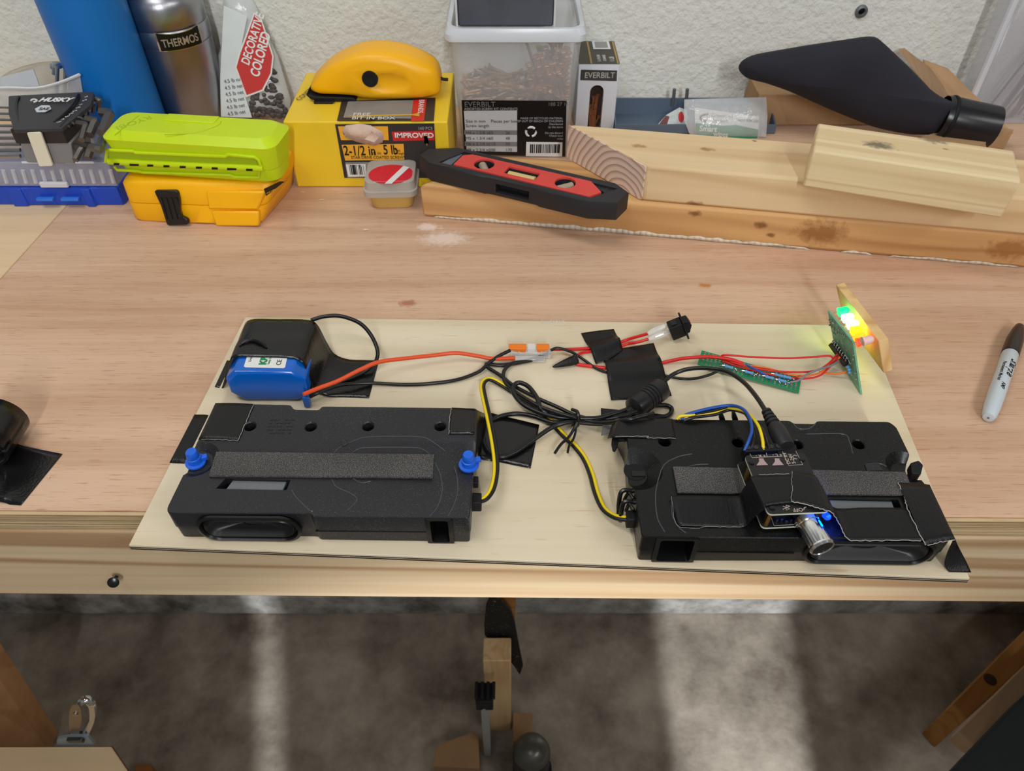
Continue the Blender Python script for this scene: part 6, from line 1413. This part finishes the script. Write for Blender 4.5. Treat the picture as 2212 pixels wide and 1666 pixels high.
# ================================================================ marker on the bench
m0, m1 = P(2135, 903, .006), P(2203, 704, .006); ax = (m1-m0); Lm = ax.length; ax.normalize()
mk = thing('marker_pen', P(2165, 810, 0), 'grey barrelled permanent marker with black cap lying on the bench at the right', 'marker')
BARR = mat('marker_grey', (196, 206, 212), .4)
rm = .0062
k_ = Lm*.665
MB().lathe(m0, ax, [(.0022, 0), (.0040, .0004), (.0052, .004), (.0060, .014), (.0063, .03), (.0063, k_-.001), (.0058, k_)], 32).build('barrel', BARR, mk, smooth=50)
MB().lathe(m0, -ax, [(.0008, -.0001), (.0008, .0003)], 10).build('vent_dot', mat('vent', (110, 90, 90), .5), mk)
MB().lathe(m0 + ax*k_, ax, [(.0066, 0), (.0068, .002), (.0066, Lm*.16), (.0050, Lm*.27), (.0036, Lm*.325), (.0018, Lm*.335)], 32).build('cap', mat('cap_dark', (44, 34, 34), .32), mk, smooth=50)
sdv = V((ax.y, -ax.x, 0)); 
f_m = Fr(m0, ax, sdv*1 + V((0, 0, 0)))
def bend_text(s_, t0, ang0, size, sx, bold=0, sh=0):
    o = text(s_, Fr(V((0, 0, 0)), V((1, 0, 0)), V((0, 1, 0))), 0, 0, size, BLACKM, mk, 'lettering', n=0, sx=sx, bold=bold, shear=sh)
    M_ = wm(mk)
    for q_ in o.data.vertices:
        p = M_ @ q_.co; th = ang0 + p.y/rm
        q_.co = M_.inverted() @ (m0 + ax*(t0 - p.x) + (sdv*math.sin(th) + V((0, 0, 1))*math.cos(th))*(.0064 + max(0, p.z)))
bend_text('Sharpie', k_ - .014, .16, .0088, .86, .0002, .25); bend_text('Permanent Marker', k_ - .020, -.62, .0036, 1.0, .00005)
bend_text('AMP', k_ - .048, .0, .0042, 1.0, .0001)
# screw standing out of the rail
pw = PL(252, 1246, B.o - B.v*.0046, B.v)
scw = thing('wood_screw', pw, 'black screw head sticking out of the front rail at the left', 'screw')
ph_ = PL(245, 1258, B.o - B.v*.0125, B.v); hd = (ph_ - pw).normalized(); Lw = (ph_ - pw).length
MB().lathe(pw, hd, [(.0012, -.003), (.0014, .0), (.0013, Lw*.7), (.0040, Lw), (.0043, Lw+.0006), (.0030, Lw+.0012)], 24).build('screw_head', BLACKG, scw)

# small debris
random.seed(8)
for i, (x, y) in enumerate(((790, 497), (650, 415), (695, 432), (108, 1033))):
    q_ = P(x, y, .0006); o = MB().prism([q_ + V((random.uniform(-1, 1), random.uniform(-.6, .6), 0))*.0028 for _ in range(3)] + [q_ + V((.004, .0006, 0))], (0, 0, .0005)).build('wood_chip', CREAM, None)
    tag(o, ('pale wood shaving on the bench below the orange case and carton', 'wood chip beside the left foot of the yellow carton', 'second wood chip right of the orange case', 'wood crumb beside the black tape scrap')[i], 'wood chip')
# ================================================================ things on the floor under the bench
FP = lambda x, y, z=0.0: P(x, y, z - ZB)
PINE = wood('post_pine', (218, 186, 140), (188, 148, 102), gs=(90, 90, 4), ring=(16, 16, .8), amt=.5)
BRN = wood('brown_board', (168, 116, 62), (122, 76, 38), gs=(5, 70, 70), ring=(.8, 14, 14), amt=.5)
yp = .52
tf_, tr_ = PY(1043, 1428, yp), PY(1104, 1428, yp)
zp_ = tf_.z; dpt = P(1043, 1377, zp_-ZB).y - yp
Gp = Fr(V((tf_.x, yp, 0)), V((1, 0, 0)), V((0, 0, 1))); wp2 = tr_.x - tf_.x
t = thing('wooden_post', Gp.p(wp2/2, 0, -dpt/2), 'short pale wooden post standing on the floor under the middle of the bench', 'post')
MB().box(Gp, 0, wp2, .001, zp_, -dpt, 0).build('post', PINE, t, bevel=.002)
GRIT = mat('grit_black', (12, 12, 12), .7, specks=.33, sscale=260, scol=(120, 100, 70), bump=.5, bscale=300)
sh_ = [(1062, 1282), (1075, 1290), (1104, 1322), (1112, 1345), (1122, 1400), (1130, 1438), (1123, 1458), (1108, 1436), (1072, 1402), (1047, 1372), (1046, 1350), (1050, 1308)]
o = MB().prism(rpoly([PY(x, y, yp + dpt + .006) for x, y in sh_], .003, 2), (0, .003, 0)).build('grit_sheet', GRIT, None, smooth=0)
tag(o, 'black gritty sheet standing up behind the short post under the bench', 'sandpaper')
o = MB().prism([PY(x, y, yp + dpt + .025) for x, y in ((1075, 1270), (1116, 1270), (1112, 1345), (1100, 1330), (1092, 1420), (1080, 1420))], (0, .018, 0)).build('wood_offcut', BRN, None, bevel=.001)
tag(o, 'dark brown wooden stick rising behind the black gritty sheet', 'wood offcut')
# aluminium pole
yq = .475
c0_ = PY(1046, 1518, yq)
t = thing('clamp_bar', V((c0_.x, yq, 0)), 'grey aluminium bar with black end cap standing left of the short post', 'clamp')
rw = (PY(1055, 1520, yq) - PY(1037, 1520, yq)).length/2
Gq = Fr(V((c0_.x, yq, 0)), V((1, 0, 0)), V((0, 0, 1)))
MB().box(Gq, -rw, rw, .002, c0_.z, -.012, .0).build('bar', mat('alu', (165, 168, 168), .4, .3), t, bevel=.001)
cm_ = MB().box(Gq, -rw*1.9, rw*2.2, c0_.z-.002, c0_.z+.030, -.02, .012); cm_.build('end_cap', BLACKM, t, bevel=.002)
for i in range(4): MB().box(Gq, -rw*2.1+i*.009, -rw*2.1+i*.009+.005, c0_.z+.0301, c0_.z+.038, -.018, .008).build('cap_tooth', BLACKM, t, bevel=.001)
MB().lathe(Gq.p(0, c0_.z+.004, .0122), V((0, -1, 0)), [(.003, 0), (.003, .001), (.001, .0016)], 12).build('rivet', CHROME, t)
# cardboard scraps and dark tool
CB2 = mat('card_floor', (150, 118, 84), .9, var=.1)
for pts, z, lb_ in (([(943, 1610), (1025, 1580), (1034, 1596), (1036, 1660), (935, 1656)], .05, 'flat brown cardboard piece on the floor left of the aluminium bar'), ([(1108, 1538), (1150, 1541), (1149, 1622), (1108, 1600)], .05, 'small brown cardboard flap on the floor right of the short post')):
    q_ = [FP(x, y, z) for x, y in pts]; o = MB().prism(q_, (0, 0, -.049)).build('cardboard_piece', CB2, None, bevel=.001); tag(o, lb_, 'cardboard')
t = thing('spray_can', FP(1150, 1640, .0), 'dark can with grey domed top on the floor, right of the short post', 'can')
cq = FP(1149, 1612, .13); cq.z = 0
MB().lathe(cq, V((0, 0, 1)), [(.030, .001), (.032, .003), (.032, .10)], 32).build('can_body', mat('can_navy', (18, 18, 26), .4), t)
MB().lathe(cq + V((0, 0, .1003)), V((0, 0, 1)), [(.0315, 0), (.030, .010), (.022, .022), (.010, .028)], 32).build('dome', mat('dome_grey', (92, 92, 86), .3, .5), t, smooth=60)
t = thing('dark_tool', FP(1130, 1668, .0), 'dark object low at the bottom edge, right of the short post', 'tool')
MB().prism(rpoly([FP(x, y, .03) for x, y in ((1110, 1640), (1190, 1640), (1196, 1700), (1104, 1700))], .008), (0, 0, -.028)).build('tool_body', BLACKM, t, bevel=.003)
# low plywood piece with latch at the bottom left
zl_ = .30
PLYC = mat('ply_pale', (226, 198, 158), .6, var=.05, vscale=6, stretch=(1, 8, 1))
q_ = [FP(x, y, zl_) for x, y in ((-90, 1614), (240, 1613), (277, 1668), (300, 1740), (-90, 1740))]
t = thing('plywood_box', V((q_[1].x - .1, q_[1].y - .03, 0)), 'pale plywood box lid with steel latch at the bottom left corner', 'box')
MB().prism(q_, (0, 0, -.012)).build('lid', PLYC, t, bevel=.001)
ctq = sum(q_, V((0, 0, 0)))/len(q_)
MB().prism([ctq + (p-ctq)*.45 + V((-.03, -.02, -.0122)) for p in q_], (0, 0, -.28)).build('box_body', PLYC, t)
for i, (a_, c2) in enumerate(((q_[0], q_[1]), (q_[1], q_[2]))): MB().tube([a_ + V((0, .0005, -.004)), c2 + V((0, .0005, -.004))], .0012, 6, 1).build('dark_edge', mat('edge_brown', (96, 66, 42), .8) if i == 0 else bpy.data.materials['edge_brown'], t)
yh = q_[1].y + .002
def LQ(x, y, d=0): return PY(x, y, yh + d)
hgp = MB().prism([LQ(*p) for p in ((122, 1612), (124, 1597), (150, 1592), (190, 1592), (204, 1610))], (0, .004, 0)); lt = hgp.build('latch_plate', mat('latch_blue_grey', (150, 165, 178), .4, .4), t)
MB().prism(rpoly([LQ(x, y, .004) for x, y in ((150, 1585), (148, 1560), (150, 1535), (156, 1524), (166, 1522), (174, 1530), (177, 1555), (170, 1590))], .003), (0, .002, 0)).build('latch_lever', mat('latch_tan', (170, 150, 125), .3, .8), t, bevel=.0005)
MB().lathe(LQ(163, 1543, .0035), V((0, -1, 0)), [(.0035, 0), (.0035, .001), (.0015, .002)], 12).build('rivet', CHROME, t)
MB().tube([LQ(168, 1522, .010), LQ(185, 1512, .012), LQ(198, 1522, .012), LQ(200, 1548, .010), LQ(190, 1575, .008), LQ(180, 1595, .006)], .0055, 10, 5).build('latch_hook', CHROME, t)
MB().box(Fr(LQ(163, 1600, -.001), V((1, 0, 0)), V((0, 0, 1))), -.008, .014, 0, .010, -.01, .004).build('hinge_block', mat('hinge_dark', (90, 90, 92), .3, .8), t, bevel=.001)
for pts, lb_ in (([(292, 1652), (325, 1650), (332, 1680), (290, 1680)], 'small wood block at the bottom edge beside the plywood box'),):
    o = MB().prism([FP(x, y, .04) for x, y in pts], (0, 0, -.039)).build('wood_offcut', BRN, None, bevel=.001); tag(o, lb_, 'wood offcut')
# boards and black beam at the bottom right
def slab(name, m, pts, z, th, label, cat):
    o = MB().prism([FP(x, y, z) for x, y in pts], (0, 0, -th)).build(name, m, None, bevel=.002); return tag(o, label, cat)
AMB2 = wood('amber_offcut', (176, 124, 66), (138, 92, 48), gs=(5, 60, 60), ring=(.8, 12, 12), amt=.4, rot=(0, 0, -.75))
o = slab('lumber_board', AMB2, [(2058, 1520), (2212, 1362), (2330, 1260), (2360, 1330), (2212, 1440), (2090, 1552)], .14, .138, 'dark amber board with a knot on the floor at the lower right', 'board')
kq = FP(2139, 1468, .1404); MB().lathe(kq, V((0, 0, 1)), [(.011, 0), (.010, .0006), (.006, .0007)], 16).build('knot', mat('knot_brown', (62, 40, 26), .8), o)
slab('lumber_board', wood('dull_board', (190, 158, 126), (160, 128, 98), gs=(5, 60, 60), amt=.3, rot=(0, 0, -.75)), [(2068, 1580), (2212, 1438), (2330, 1330), (2360, 1390), (2212, 1506), (2106, 1610)], .18, .04, 'plain dull brown board lying over the amber one at the lower right', 'board')
o = MB().prism([FP(x, y, .30) for x, y in ((2046, 1676), (2212, 1502), (2350, 1380), (2420, 1480), (2240, 1660), (2180, 1740), (2000, 1740))], (0, 0, -.05)).build('folded_case', mat('dark_fabric', (30, 34, 38), .8, bump=.3, bscale=300), None, bevel=.004)
tag(o, 'black fabric case corner in the lower right corner of the photo', 'case')
